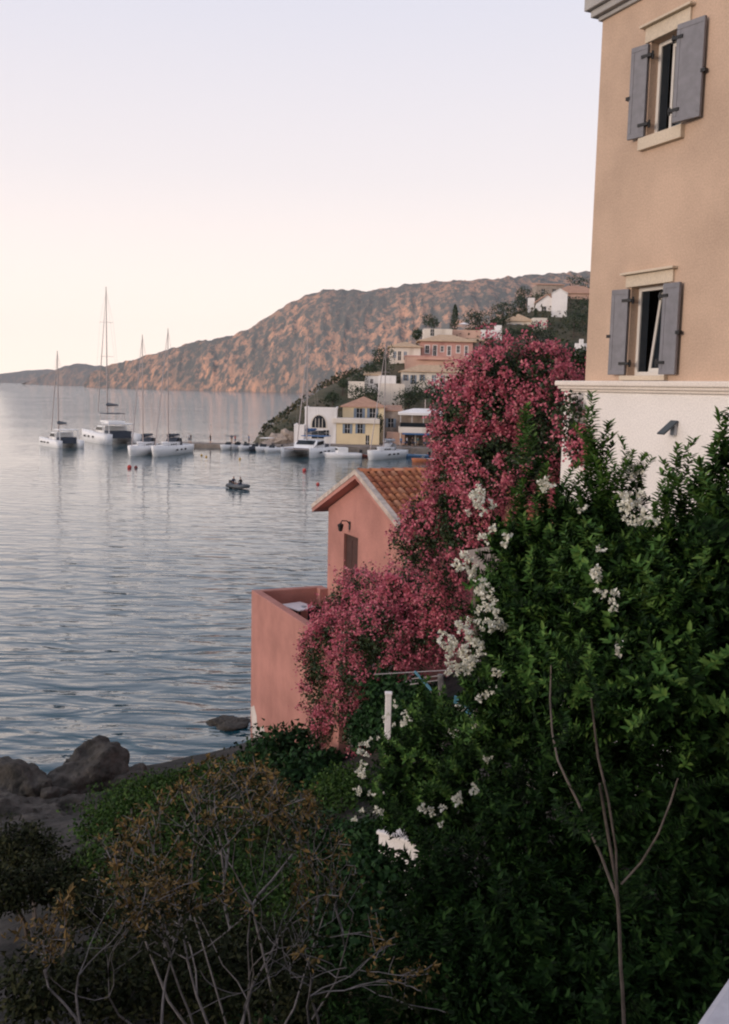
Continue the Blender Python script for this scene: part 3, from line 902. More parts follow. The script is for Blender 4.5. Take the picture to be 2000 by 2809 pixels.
bougainvillea('large upper bougainvillea with magenta flowers against the white base wall',
    [(1400, 1085, 150, 140, 18.5), (1470, 1040, 90, 90, 18.5), (1355, 1035, 65, 70, 19), (1290, 1180, 105, 150, 19), (1262, 1160, 48, 65, 19.3), (1500, 1180, 85, 120, 17.8), (1400, 1280, 170, 110, 18.2),
     (1565, 1150, 38, 70, 15.0), (1590, 1225, 32, 50, 14.8), (1250, 1330, 75, 90, 19.2), (1200, 1430, 90, 75, 19.6), (1140, 1490, 65, 70, 20.2), (1290, 1450, 100, 90, 18.8), (1560, 1210, 45, 70, 17.5)],
    [(1330, 1560, 19), (1330, 1200, 19), (1400, 1560, 18.5), (1420, 1100, 18.5)], 30000, 2600, 280, lambda P: -.02 + .10 * (P[:, 2] - 9.4) - .05 * np.maximum(0, P[:, 0] - 2.4))
bougainvillea('lower bougainvillea with magenta flowers spilling over the pink terrace wall',
    [(1130, 1640, 110, 95, 22.6), (1010, 1660, 110, 95, 23.8), (1080, 1750, 150, 110, 22.2), (960, 1740, 100, 100, 23.8), (905, 1800, 75, 110, 24.2), (880, 1900, 55, 100, 24.2), (1220, 1690, 80, 110, 21.6),
     (1230, 1560, 70, 80, 21), (890, 1990, 50, 60, 24.0), (960, 1920, 70, 110, 23.0), (1020, 1840, 100, 90, 22.4), (870, 1790, 45, 70, 25.0), (990, 2010, 50, 60, 22.6)],
    [(960, 2080, 24.5), (960, 1800, 25.2), (1060, 2060, 24), (1090, 1700, 23.8)], 30000, 3600, 285, lambda P: .12 + .06 * (P[:, 2] - 5.0))
bougainvillea('faded dusky pink bougainvillea behind the corner of the tan house',
    [(1560, 1010, 60, 45, 21), (1500, 985, 45, 35, 21.5), (1600, 1000, 40, 45, 20.5)], [(1560, 1060, 21), (1560, 1020, 21)], 3500, 260, 60, lambda P: -.02 + 0 * P[:, 0])

# --- oleanders: every leafy shoot is a piece of its own
SHOOT_ARR = {}
def shoot_mesh(seed, young):
    rs = np.random.default_rng(seed)
    Ls = rs.uniform(.38, .55); nw = 17
    P = []; D = []
    bend = rs.normal(size=2) * .12
    pts = []
    for i in range(nw):
        t = i / (nw - 1)
        c = np.array([bend[0] * t * t, bend[1] * t * t, Ls * t]); pts.append(c)
        a0 = rs.uniform(0, 6.28)
        for k in range(4 if i % 2 else 3):
            a = a0 + k * 1.75 + rs.normal() * .25
            up = .30 + .75 * t ** 2 + rs.normal() * .15
            P.append(c); D.append((math.cos(a), math.sin(a), up))
    P = np.array(P); D = nrm(np.array(D))
    N = np.array([0, 0, 1.0]) - D * D[:, 2:3]; N = N + rs.normal(size=N.shape) * .2
    sz = rs.uniform(.085, .135, len(P)) * (1 - .10 * (P[:, 2] / Ls) ** 2)
    V, F = leaf_arrays(P, D, N, sz, sz * rs.uniform(.30, .42, len(P)), 'lance', .12, .12)
    me = np_mesh('shoot', V, F, [M_OLEA2 if young else M_OLEA])
    SHOOT_ARR[me.name] = (V, F)
    return me
SHOOTS = [shoot_mesh(i, False) for i in range(7)]
YSHOOTS = [shoot_mesh(20 + i, True) for i in range(4)]
def flower_mesh(seed):
    rs = np.random.default_rng(seed); n = 26
    P = []; D = []
    for i in range(n // 4):
        c = rs.normal(size=3) * .026; ax = nrm(rs.normal(size=3) + np.array([0, 0, .8]))
        for k in range(5):
            P.append(c); D.append(nrm(ax * .55 + nrm(rs.normal(size=3))))
    P = np.array(P); D = np.array(D)
    V, F = leaf_arrays(P, D, rs.normal(size=P.shape), rs.uniform(.028, .042, len(P)), rs.uniform(.022, .032, len(P)), 'diamond', .2)
    return np_mesh('flower_cluster', V, F, M_WHITEFL)
WFL = [flower_mesh(i) for i in range(5)]
def oleander(label, lobes, nshoot, nfill, stems, flowers, spikes=(), young=.15, sscale=.64, nmass=420, front=()):
    C, R = lobes_world(lobes)
    c0 = C.mean(0)
    t = thing('oleander_shrub', label, 'oleander', (c0[0], c0[1], h1(c0[0], c0[1])), 0, 'oleander shrubs by the street')
    off = np.array(t.location)
    P, N = sample_lobes(C, R, nshoot, (.62, .98), .12)
    for i in range(nshoot):
        d = N[i] * .8 + np.array([0, 0, .75]) + rdirs(1)[0] * .35
        inst('shoot', random.choice(YSHOOTS) if random.random() < young and N[i][2] > -.1 else random.choice(SHOOTS), t, orient(d, random.uniform(0, 6), random.uniform(.75, 1.15) * sscale, P[i] - off - nrm(d) * .3 * sscale))
    # the rest of the shoots, past what can be picked apart
    P, N = sample_lobes(C, R, nmass, (.66, 1.0), .12)
    for nm, pool, mt in (('shoots', SHOOTS, M_OLEA), ('young_shoots', YSHOOTS, M_OLEA2)):
        AV = []; AF = []; b = 0
        for i in range(nmass):
            if ((i % 100) < young * 100) != (nm == 'young_shoots'): continue
            d = N[i] * .8 + np.array([0, 0, .75]) + rdirs(1)[0] * .4
            V0, F0 = SHOOT_ARR[random.choice(pool).name]
            Mx = np.array(orient(d, random.uniform(0, 6), random.uniform(.7, 1.2) * sscale, P[i] - off - nrm(d) * .3 * sscale))
            AV.append(V0 @ Mx[:3, :3].T + Mx[:3, 3]); AF.append(F0 + b); b += len(V0)
        if AV:
            o = inst(nm, np_mesh(nm, np.concatenate(AV), np.concatenate(AF), mt), t); o['kind'] = 'stuff'
    if nfill:
        P, N = sample_lobes(C, R, nfill, (.25, .9), .12)
        D = rdirs(len(P)) + np.array([0, 0, .4])
        L = RNG.uniform(.08, .13, len(P)) * sscale
        V, F = leaf_arrays(P - off, D, N + rdirs(len(P)), L, L * .29, 'lance', .12, .1)
        o = inst('foliage', np_mesh('foliage', V, F, M_OLEA), t); o['kind'] = 'stuff'
    for (px, py, Y, sc, tiltx) in spikes:
        for j in range(7):
            p = world_at(px + random.uniform(-16, 16), py + j * 27, Y)
            inst('shoot', random.choice(YSHOOTS if j < 4 else SHOOTS), t, orient((tiltx + random.uniform(-.2, .2), random.uniform(-.2, .2), 1), random.uniform(0, 6), sc * .7, p - off - np.array([0, 0, .3 * sc])))
    for px, py in front:        # leafy side shoots on the bare stems
        p = world_at(px + random.uniform(-14, 14), py, 4.55)
        inst('shoot', random.choice(SHOOTS), t, orient((random.uniform(-1, 1), random.uniform(-.6, .2), .8), random.uniform(0, 6), random.uniform(.3, .5), p - off))
    for path in stems:
        pts = [Vector(world_at(*q[:3]) - off) for q in path]
        MB().tube(pts, [q[3] for q in path], 6).build('stem', M_STEM, t, True)
    for (px, py, r, n, Y) in flowers:
        for j in range(n):
            a = RNG.normal(size=2) * r * .62
            p = world_at(px + a[0], py + a[1], Y + random.uniform(-.1, .1))
            inst('flower_cluster', random.choice(WFL), t, orient((random.uniform(-1, .3), -1, random.uniform(0, 1)), random.uniform(0, 6), random.uniform(.55, 1.0), p - off))
    return t
oleander('tall green oleander with white blossom along its left side beside the magenta bougainvillea',
    [(1440, 1570, 110, 130, 8.6), (1410, 1720, 100, 140, 8.4), (1530, 1690, 150, 200, 8.0), (1490, 1500, 120, 80, 8.6), (1540, 1870, 170, 180, 7.6), (1370, 1880, 110, 110, 8.6), (1570, 1450, 100, 70, 8.4)],
    240, 5200, [], [(1312, 1392, 30, 9, 8.1), (1335, 1468, 18, 3, 8.1), (1288, 1545, 26, 9, 8.0), (1312, 1615, 22, 6, 8.0), (1335, 1665, 26, 6, 7.9), (1262, 1700, 24, 6, 8.0), (1352, 1700, 34, 9, 7.8), (1245, 1770, 34, 11, 8.0),
         (1312, 1762, 24, 6, 7.9), (1255, 1832, 28, 7, 8.0), (1300, 1800, 26, 6, 7.9), (1500, 1332, 16, 3, 8.0), (1595, 1402, 14, 2, 7.6), (1385, 1500, 16, 2, 8.0), (1318, 1905, 20, 3, 8.0), (1375, 1840, 10, 1, 8.0), (1308, 1345, 14, 2, 8.2)],
    [(1440, 1130, 8.9, 1.0, -.05), (1425, 1330, 8.6, 1.0, -.2), (1490, 1290, 8.6, .9, 0), (1560, 1262, 8.5, .9, .1)], .45)
oleander('green oleander with tall leafy spikes standing before the white base wall',
    [(1660, 1560, 130, 120, 7.4), (1730, 1660, 150, 180, 7.0), (1640, 1440, 70, 60, 7.6), (1760, 1530, 100, 80, 7.4), (1700, 1850, 190, 170, 6.8)],
    240, 4200, [], [(1735, 1382, 26, 6, 7.0), (1765, 1425, 24, 5, 6.9), (1712, 1425, 10, 1, 6.9), (1640, 1568, 18, 3, 6.6), (1672, 1648, 16, 3, 6.5), (1690, 1620, 12, 1, 6.5), (1630, 1515, 10, 1, 6.6), (1745, 1300, 40, 4, 7.6), (1700, 1765, 8, 1, 6.2)],
    [(1640, 1110, 7.8, .95, 0), (1625, 1200, 7.8, 1.0, .05), (1715, 1215, 7.7, .75, .2), (1745, 1235, 7.7, .7, .3), (1655, 1290, 7.6, 1.0, .1), (1680, 1250, 7.6, .8, .2)], .45)
oleander('green oleander at the right edge with narrow pointed leaves under the wall lamp',
    [(1890, 1570, 110, 110, 6.4), (1990, 1470, 60, 120, 6.2), (1930, 1700, 150, 180, 6.0), (2040, 1580, 80, 220, 5.8), (1890, 1890, 170, 180, 5.8)],
    240, 4200, [], [(1815, 1430, 8, 1, 6.2)],
    [(1860, 1215, 6.6, .8, .1), (1885, 1290, 6.6, .9, .1), (1990, 1120, 6.4, 1.0, .1), (1975, 1210, 6.3, 1.0, -.2), (1810, 1320, 6.8, .75, 0), (1835, 1300, 6.8, .7, 0), (1950, 1290, 6.4, .9, -.1)], .38)
oleander('dark green oleander low on the slope with pale blossoms beside the clothesline',
    [(1120, 2100, 110, 110, 12.0), (1240, 2030, 120, 110, 11.2), (1330, 2120, 140, 130, 10.2), (1200, 2230, 130, 90, 10.8), (1080, 2210, 80, 60, 11.6), (1390, 1990, 120, 90, 9.6), (1180, 1960, 70, 60, 12.2)],
    190, 4200, [], [(1090, 1972, 30, 9, 11.6), (1005, 2050, 24, 6, 11.6), (990, 2120, 20, 5, 11.6), (1000, 2165, 24, 5, 11.5), (1030, 2020, 12, 2, 11.6), (1270, 1940, 14, 2, 10.6), (1300, 1965, 14, 2, 10.6), (1240, 2010, 16, 2, 10.6),
          (1200, 2215, 34, 6, 9.6), (1240, 2190, 20, 3, 9.6), (1310, 2165, 20, 3, 9.4), (1450, 2180, 24, 3, 8.4), (1440, 2330, 14, 2, 7.4), (1335, 2080, 14, 1, 9.4), (1290, 2000, 12, 1, 9.4), (985, 2235, 18, 2, 11.4), (1040, 2235, 14, 2, 11)], [], .25)
oleander('deep shaded oleander thicket at the bottom right with bare forked stems',
    [(1500, 2250, 240, 190, 7.2), (1780, 2200, 240, 200, 6.6), (1960, 2300, 170, 260, 6.0), (1300, 2440, 220, 150, 7.6), (1560, 2560, 260, 180, 6.2), (1840, 2580, 220, 190, 5.6), (1250, 2660, 220, 150, 6.4), (1420, 2780, 260, 110, 5.8), (1800, 2790, 260, 120, 5.2), (1050, 2800, 200, 100, 6.6), (1980, 2050, 120, 160, 6.2), (1640, 2060, 200, 130, 7.2)],
    290, 9500,
    [[(1716, 2900, 4.5, .010), (1708, 2720, 4.5, .0095), (1702, 2640, 4.5, .009), (1700, 2560, 4.5, .009), (1692, 2430, 4.5, .008), (1668, 2290, 4.5, .008), (1645, 2150, 4.5, .007)],
     [(1692, 2440, 4.5, .006), (1690, 2330, 4.5, .006), (1668, 2190, 4.5, .006), (1640, 2075, 4.5, .006), (1622, 1915, 4.5, .005)],
     [(1705, 2425, 4.5, .006), (1760, 2365, 4.45, .006), (1805, 2290, 4.4, .006), (1840, 2200, 4.4, .005), (1860, 2135, 4.4, .004)],
     [(1694, 2470, 4.5, .008), (1650, 2350, 4.6, .0075), (1612, 2265, 4.7, .007), (1585, 2200, 4.8, .0065), (1555, 2140, 4.8, .006), (1530, 2085, 4.9, .006), (1515, 2010, 5.0, .0055), (1509, 1920, 5.1, .005), (1512, 1825, 5.2, .004)]],
    [], [], .0, .64, 900, [(1640, 2200), (1690, 2380), (1705, 2520), (1690, 2620), (1715, 2700), (1560, 2170), (1800, 2330), (1850, 2180), (1630, 1960), (1650, 2320), (1525, 2050), (1720, 2780), (1600, 2290), (1512, 1880), (1760, 2400), (1665, 2260)])

# --- dry tree-shrub with pale bare branches
dc = at(640, 2560, 7.2)
dry = thing('dry_shrub', 'half bare shrub with grey twisted branches and yellow brown leaves', 'shrub', (dc.x, dc.y, h1(dc.x, dc.y)))
off = np.array(dry.location)
tips = []
def proj_xy(p):
    q = Vector(p) + Vector(off) - CPOS; w_ = q.dot(_F)
    return W0 / 2 + FPX * q.dot(CR) / w_, H0 / 2 - FPX * q.dot(CU) / w_
def grow(p, d, L, r, lvl, maxl, out):
    pts = [p.copy()]; rr = [r]; n = 5
    for i in range(n):
        d = (d + Vector(rdirs(1)[0]) * .30 + Vector((0, 0, .07))).normalized()
        p2 = p + d * (L / n)
        qx, qy = proj_xy(p2)
        if qy < np.interp(qx, [0, 230, 300, 450, 600, 720, 850, 950, 1100], [2580, 2440, 2310, 2170, 2110, 2095, 2170, 2320, 2640]) and i > 0: break
        p = p2; pts.append(p.copy()); rr.append(max(.0035, r * (1 - .45 * (i + 1) / n)))
        if lvl >= 1: tips.append((p.copy(), d.copy(), lvl))
    out.tube(pts, rr, 5 if lvl < 2 else 4)
    if lvl < maxl:
        for k in range(random.choice((2, 2, 3))):
            i = min(random.choice((2, 3, 4, 5, 5)), len(pts) - 1)
            grow(pts[i], (d * .6 + Vector(rdirs(1)[0]) * .75 + Vector((0, 0, .2))).normalized(), L * random.uniform(.55, .8), rr[i] * .72, lvl + 1, maxl, out)
for (px, py, Y, tx, ty, tY) in ((600, 2900, 7.4, 480, 2420, 7.2), (700, 2900, 7.2, 640, 2350, 7.6), (620, 2740, 7.6, 760, 2330, 7.8), (560, 2900, 7.0, 360, 2500, 6.9), (720, 2760, 7.4, 860, 2420, 7.8), (470, 2800, 6.6, 300, 2640, 6.4), (640, 2900, 7.8, 540, 2260, 8.4),
                            (760, 2740, 7.8, 700, 2260, 8.6), (820, 2790, 6.8, 860, 2560, 6.8), (430, 2790, 6.2, 480, 2600, 6.4), (660, 2760, 6.8, 560, 2560, 6.6), (560, 2700, 7.6, 420, 2330, 7.9), (780, 2700, 7.4, 930, 2330, 7.8), (300, 2790, 6.2, 180, 2640, 6.2), (850, 2800, 6.2, 870, 2600, 6.2),
        (520, 2640, 7.4, 300, 2380, 7.6), (640, 2560, 7.8, 560, 2180, 8.6), (720, 2560, 7.8, 800, 2240, 8.4), (820, 2620, 7.4, 960, 2450, 7.6), (480, 2520, 7.6, 380, 2300, 8.2), (620, 2420, 8.2, 690, 2160, 8.8), (380, 2660, 6.8, 240, 2440, 7.0), (800, 2480, 8.0, 900, 2260, 8.4), (240, 2760, 6.0, 90, 2680, 6.0), (560, 2480, 7.9, 470, 2240, 8.5)):
    a, b = Vector(world_at(px, py if py < 2690 else 2930, Y) - off), Vector(world_at(tx, ty, tY) - off)
    if py < 2690 and tips:
        a = min((q[0] for q in tips), key=lambda q: (q - a).length_squared)
    mb = MB()
    grow(a, (b - a).normalized(), (b - a).length * .85, random.uniform(.010, .015), 0, 3, mb)
    mb.build('branch', M_DRYSTEM, dry, True)
mb = MB()
for k in range(5):
    b = Vector(world_at(480 + k * 100, 2960, 7.2) - off)
    mb.tube([Vector((random.uniform(-.1, .1), random.uniform(-.1, .1), -.2)), b * .5 + Vector((.1, 0, 0)), b], [.07, .05, .03], 6)
o = mb.build('trunk', M_DRYSTEM, dry, True)
TP = np.array([t_[0] for t_ in tips]); TD = np.array([t_[1] for t_ in tips])
lv = np.array([t_[2] for t_ in tips])
ii = np.where(lv >= 2)[0]
hi = ii[TP[ii][:, 2] > np.quantile(TP[ii][:, 2], .35)]
def dleaf(seed, mat):
    rs = np.random.default_rng(seed); n = 4
    d = nrm(rs.normal(size=(n, 3)) + np.array([0, 0, .5]))
    V, F = leaf_arrays(np.zeros((n, 3)), d, rs.normal(size=(n, 3)), rs.uniform(.03, .055, n), rs.uniform(.014, .024, n), 'lance', .2, .2)
    return np_mesh('leaf_tuft', V, F, mat)
DL = [dleaf(i, M_DRYLEAF) for i in range(5)]
for i in RNG.choice(hi, 290, replace=False):
    inst('leaf_tuft', random.choice(DL), dry, orient(TD[i], random.uniform(0, 6), random.uniform(.8, 1.5), TP[i]))
sel = RNG.choice(hi, 2400); P = TP[sel] + RNG.normal(size=(len(sel), 3)) * .035
V, F = leaf_arrays(P, rdirs(len(P)) + np.array([0, 0, .4]), rdirs(len(P)), RNG.uniform(.025, .05, len(P)), RNG.uniform(.010, .02, len(P)), 'lance', .2, .2)
o = inst('dry_leaves', np_mesh('dry_leaves', V, F, M_DRYLEAF), dry); o['kind'] = 'stuff'
sel = RNG.choice(ii, 4200); P = TP[sel] + RNG.normal(size=(len(sel), 3)) * .10 - np.array([0, 0, .12])
V, F = leaf_arrays(P, rdirs(len(P)), rdirs(len(P)), RNG.uniform(.03, .06, len(P)), RNG.uniform(.014, .028, len(P)), 'lance', .2, .2)
o = inst('dull_leaves', np_mesh('dull_leaves', V, F, M_DRYGREEN), dry); o['kind'] = 'stuff'

# --- leafy shrubs further down the slope
def leafy_shrub(name, label, lobes, n, mat, L, Wd, cat='shrub', kind='diamond', group=None):
    C, R = lobes_world(lobes); c0 = C.mean(0)
    t = thing(name, label, cat, (c0[0], c0[1], h1(c0[0], c0[1])), 0, group)
    off = np.array(t.location)
    P, N = sample_lobes(C, R, n, (.4, 1.04), .22)
    V, F = leaf_arrays(P - off, rdirs(n) + N * .5, N + rdirs(n) * .7 + np.array([0, 0, .4]), RNG.uniform(.7, 1.3, n) * L, RNG.uniform(.8, 1.2, n) * Wd, kind, .15, .1)
    o = inst('foliage', np_mesh('foliage', V, F, mat), t); o['kind'] = 'stuff'
    for k in range(len(lobes)):
        b = Vector(C[k] - off); a = Vector((b.x * .3, b.y * .3, -.1))
        MB().tube([a, a.lerp(b, .5) + Vector((.05, .03, .05)), b], [.04, .03, .015], 5).build('stem', M_TRUNK, t)
    return t
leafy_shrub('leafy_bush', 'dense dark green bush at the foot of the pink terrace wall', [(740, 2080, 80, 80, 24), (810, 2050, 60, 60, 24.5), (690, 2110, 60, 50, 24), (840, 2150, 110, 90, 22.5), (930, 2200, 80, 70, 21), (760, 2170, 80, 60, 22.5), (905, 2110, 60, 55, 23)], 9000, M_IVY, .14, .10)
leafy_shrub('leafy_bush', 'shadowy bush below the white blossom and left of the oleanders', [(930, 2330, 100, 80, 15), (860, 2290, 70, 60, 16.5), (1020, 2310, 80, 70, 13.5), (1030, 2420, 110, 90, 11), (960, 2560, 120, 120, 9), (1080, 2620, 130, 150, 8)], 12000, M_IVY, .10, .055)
leafy_shrub('leafy_bush', 'dark leaves added for the shadow behind the clothesline wires and white post', [(1060, 1930, 70, 80, 20.6), (1150, 1935, 70, 75, 19.6), (1010, 2000, 55, 60, 21.6), (1110, 2010, 80, 60, 18.6)], 7000, M_IVY, .12, .08)  # added leaves standing in for the dark shadow behind the wires
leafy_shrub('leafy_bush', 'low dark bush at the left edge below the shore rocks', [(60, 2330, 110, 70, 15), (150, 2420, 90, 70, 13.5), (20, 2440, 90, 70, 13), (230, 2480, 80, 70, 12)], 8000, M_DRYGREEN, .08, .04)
leafy_shrub('leafy_bush', 'dark leaf mass added for the shade beneath the half bare shrub', [(560, 2700, 200, 120, 9.5), (300, 2700, 170, 110, 9.0), (760, 2640, 170, 120, 10), (480, 2560, 200, 90, 11.5), (860, 2760, 160, 110, 8), (100, 2720, 130, 100, 8.6)], 15000, M_DRYGREEN, .075, .035)  # invented leaf mass, its dark colour stands in for shade on the ground
# ground cover between the shore and the dry shrub
C, R = lobes_world([(430, 2190, 190, 60, 23.0, 2.0), (560, 2150, 110, 45, 24, 1.6), (330, 2260, 120, 60, 20.5, 1.6), (520, 2260, 170, 70, 19.5, 2.0), (700, 2260, 120, 60, 19, 1.5), (400, 2330, 140, 60, 17.5, 1.5), (600, 2360, 200, 70, 16, 1.6), (620, 2500, 240, 80, 12.5, 1.2), (420, 2480, 160, 60, 13, 1.2), (370, 2420, 120, 60, 15, 1.3), (820, 2400, 130, 70, 14.5, 1.4), (930, 2190, 110, 60, 19.5, 1.4), (250, 2380, 90, 50, 16.5, 1.2)])
P, N = sample_lobes(C, R, 40000, (.2, 1.05), .2)
g = H(P[:, 0], P[:, 1]); P[:, 2] = np.maximum(P[:, 2] * .35 + (g + .35) * .65, g + .02)
n = len(P)
V, F = leaf_arrays(P, rdirs(n) + np.array([0, 0, .5]), rdirs(n) * .7 + np.array([0, 0, .8]), RNG.uniform(.06, .12, n), RNG.uniform(.04, .07, n), 'diamond', .15)
tag(inst('ground_cover', np_mesh('ground_cover', V, F, M_COVER)), 'low green ground cover sloping down to the shore rocks', 'ground cover', kind='stuff')

# shore rocks
def boulder(label, px, py, z, sx, sy, sz, seed, mat=M_ROCK, Y=None):
    p = onz(px, py, z) if Y is None else at(px, py, Y)
    bm = bmesh.new(); bmesh.ops.create_icosphere(bm, subdivisions=5, radius=1)
    rr_ = random.Random(seed * 10); planes = [(Vector((rr_.gauss(0, 1), rr_.gauss(0, 1), rr_.gauss(0, .8))).normalized(), rr_.uniform(.62, 1.0)) for _ in range(16)]
    for v in bm.verts:
        q = v.co.normalized()
        r = 1.25
        for pn_, pd in planes:              # angular rock: cut back to a set of fracture planes
            k = q.dot(pn_)
            if k > .05: r = min(r, pd / k)
        n = noise.fractal(q * 2.0 + Vector((seed, 0, 0)), .8, 2.2, 6) * .19 + noise.noise(q * 8 + Vector((0, seed, 0))) * .05
        v.co = Vector((q.x * sx, q.y * sy, q.z * sz)) * (r + n)
    me = bpy.data.meshes.new('shore_rock'); bm.to_mesh(me); bm.free(); me.materials.append(mat)
    me.polygons.foreach_set('use_smooth', [True] * len(me.polygons))
    o = inst('shore_rock', me); o.location = (p.x, p.y, (z if Y is None else p.z) - sz * .25); o.rotation_euler = (0, 0, seed)
    return tag(o, label, 'rock', 'dark rocks on the shore')
boulder('large rounded dark rock at the water edge below the sea', 230, 2120, .45, 1.45, 1.1, 1.0, 1.0)
boulder('dark broken rock at the left edge of the shore', 60, 2165, .45, 1.5, 1.1, .95, 2.3)
boulder('small dark rock joining the two larger shore rocks', 150, 2190, .4, .6, .5, .38, 3.7)
boulder('low flat rock awash beside the foot of the pink terrace wall', 625, 1984, -.02, 1.1, .7, .22, 6.5)
boulder('pale wet rock between the large rocks and the ground cover', 175, 2215, .5, .9, .6, .4, 6.2)
boulder('flat grey ledge left of the green ground cover', 120, 2275, 1.0, 1.5, .9, .55, 8.4)
boulder('broken ledge sloping up from the two large shore rocks', 275, 2225, .8, 1.2, .8, .5, 9.6)
boulder('low ledge at the left edge above the dark bush', 20, 2240, .9, 1.2, .9, .6, 10.9)
boulder('long grey rock ledge descending to the water', 345, 2150, .25, 1.3, .8, .42, 7.7)

# clothesline corner glimpsed between the shrubs
p0 = at(1212, 1880, 17.0); p1 = at(1030, 1848, 17.6)
cl = thing('clothesline', 'wooden clothesline post with strung wires below the bougainvillea', 'clothesline', (p0.x, p0.y, h1(p0.x, p0.y)))
o0 = Vector(cl.location)
MB().tube([Vector((0, 0, -.1)), at(1214, 1960, 17) - o0, at(1208, 1850, 17) - o0], .055, 7).build('post', M_DRYSTEM, cl)
for (a, b) in (((1026, 1850, 17.8), (1240, 1838, 17)), ((1130, 1862, 17.8), (1215, 1853, 17)), ((1125, 1878, 17.8), (1215, 1864, 17))):
    MB().tube([at(*a) - o0, at(*b) - o0], .009, 4).build('wire', M_ALU, cl)
bp_ = at(1138, 1842, 16.8); 
pole = thing('blue_pole', 'short sky blue pole slanting beside the clothesline', 'pole', tuple(at(1185, 1894, 16.8)))
MB().tube([Vector((0, 0, 0)), bp_ - Vector(pole.location)], [.028, .024], 7).build('shaft', plain('sky_blue_paint', (.12, .30, .40), .6), pole)
MB().tube([Vector((0, 0, -.001)), Vector((.03, .02, -.09))], [.032, .034], 7).build('ferrule', M_ALU, pole)
wp = at(1066, 1905, 15.6)
post = thing('white_post', 'slim white painted post rising among the dark leaves', 'post', (wp.x, wp.y, h1(wp.x, wp.y)))
MB().box(-.05, .05, -.05, .05, -.3, wp.z - post.location.z).build('shaft', M_WHITEH, post, bevel=.012)
MB().box(-.06, .06, -.06, .06, wp.z - post.location.z, wp.z - post.location.z + .04).build('cap', M_WHITEH, post, bevel=.01)
def cloth(name, label, px, py, Y, w, h, mat, seed):
    p = at(px, py, Y); nx, nz = 14, 10
    X, Z = np.meshgrid(np.linspace(-w / 2, w / 2, nx), np.linspace(-h, 0, nz))
    Yy = .07 * np.sin(X * 18 + seed) * (1 - Z / h * .2) + .05 * np.sin(X * 7 + Z * 9 + seed)
    Z = Z + .06 * np.sin(X * 9 + seed) 
    V = np.stack([X, Yy, Z], -1).reshape(-1, 3)
    i = np.arange(nx - 1)[None] + np.arange(nz - 1)[:, None] * nx
    F = np.stack([i, i + 1, i + 1 + nx, i + nx], -1).reshape(-1, 4)
    o = inst(name, np_mesh(name, V, F, mat, True)); o.location = p
    sd = o.modifiers.new('thick', 'SOLIDIFY'); sd.thickness = .012
    return tag(o, label, 'cloth')
wl, wr = at(1040, 2278, 12.4), at(1175, 2278, 12.0)
gw = thing('garden_wall', 'low white garden wall glimpsed between the dark shrubs', 'wall', (wl.x, wl.y, h1(wl.x, wl.y)), math.atan2(wr.y - wl.y, wr.x - wl.x))
MB().box(0, (wr - wl).length, 0, .2, -.4, wl.z - gw.location.z - .05).build('body', M_WHITEH, gw)
MB().box(-.03, (wr - wl).length + .03, -.03, .23, wl.z - gw.location.z - .05, wl.z - gw.location.z).build('coping', M_WHITEH, gw, bevel=.015)
cloth('hanging_cloth', 'blue cloth showing through the leaves under the white blossom', 1272, 1928, 11.0, .20, .10, plain('blue_cloth', (.06, .19, .26), .8), 3.1)
aw = at(1368, 1562, 13.5)
awn = thing('lean_to_roof', 'grey slanted lean-to roof glimpsed behind the oleander', 'roof', (aw.x, aw.y, aw.z))
q = MB(); q.box(-.28, .45, -.5, .5, -.02, .02, Matrix.Rotation(math.radians(28), 4, 'X') @ Matrix.Rotation(.3, 4, 'Z')); q.build('roof_sheet', M_VSTONE, awn)
for sx in (-.2, .38):
    MB().box(sx - .03, sx + .03, -.03, .03, -3.2, .0).build('post', M_DRYSTEM, awn)

# ivy added under the oleanders to darken the lit ground
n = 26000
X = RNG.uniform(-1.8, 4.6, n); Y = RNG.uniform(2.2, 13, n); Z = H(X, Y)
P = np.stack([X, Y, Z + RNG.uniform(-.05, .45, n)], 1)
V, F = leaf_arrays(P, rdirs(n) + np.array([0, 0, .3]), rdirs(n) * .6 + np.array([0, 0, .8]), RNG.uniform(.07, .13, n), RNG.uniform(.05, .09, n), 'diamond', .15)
tag(inst('darkening_ivy', np_mesh('darkening_ivy', V, F, M_IVY)), 'dark ivy added beneath the oleanders to darken the ground', 'ivy', kind='stuff')

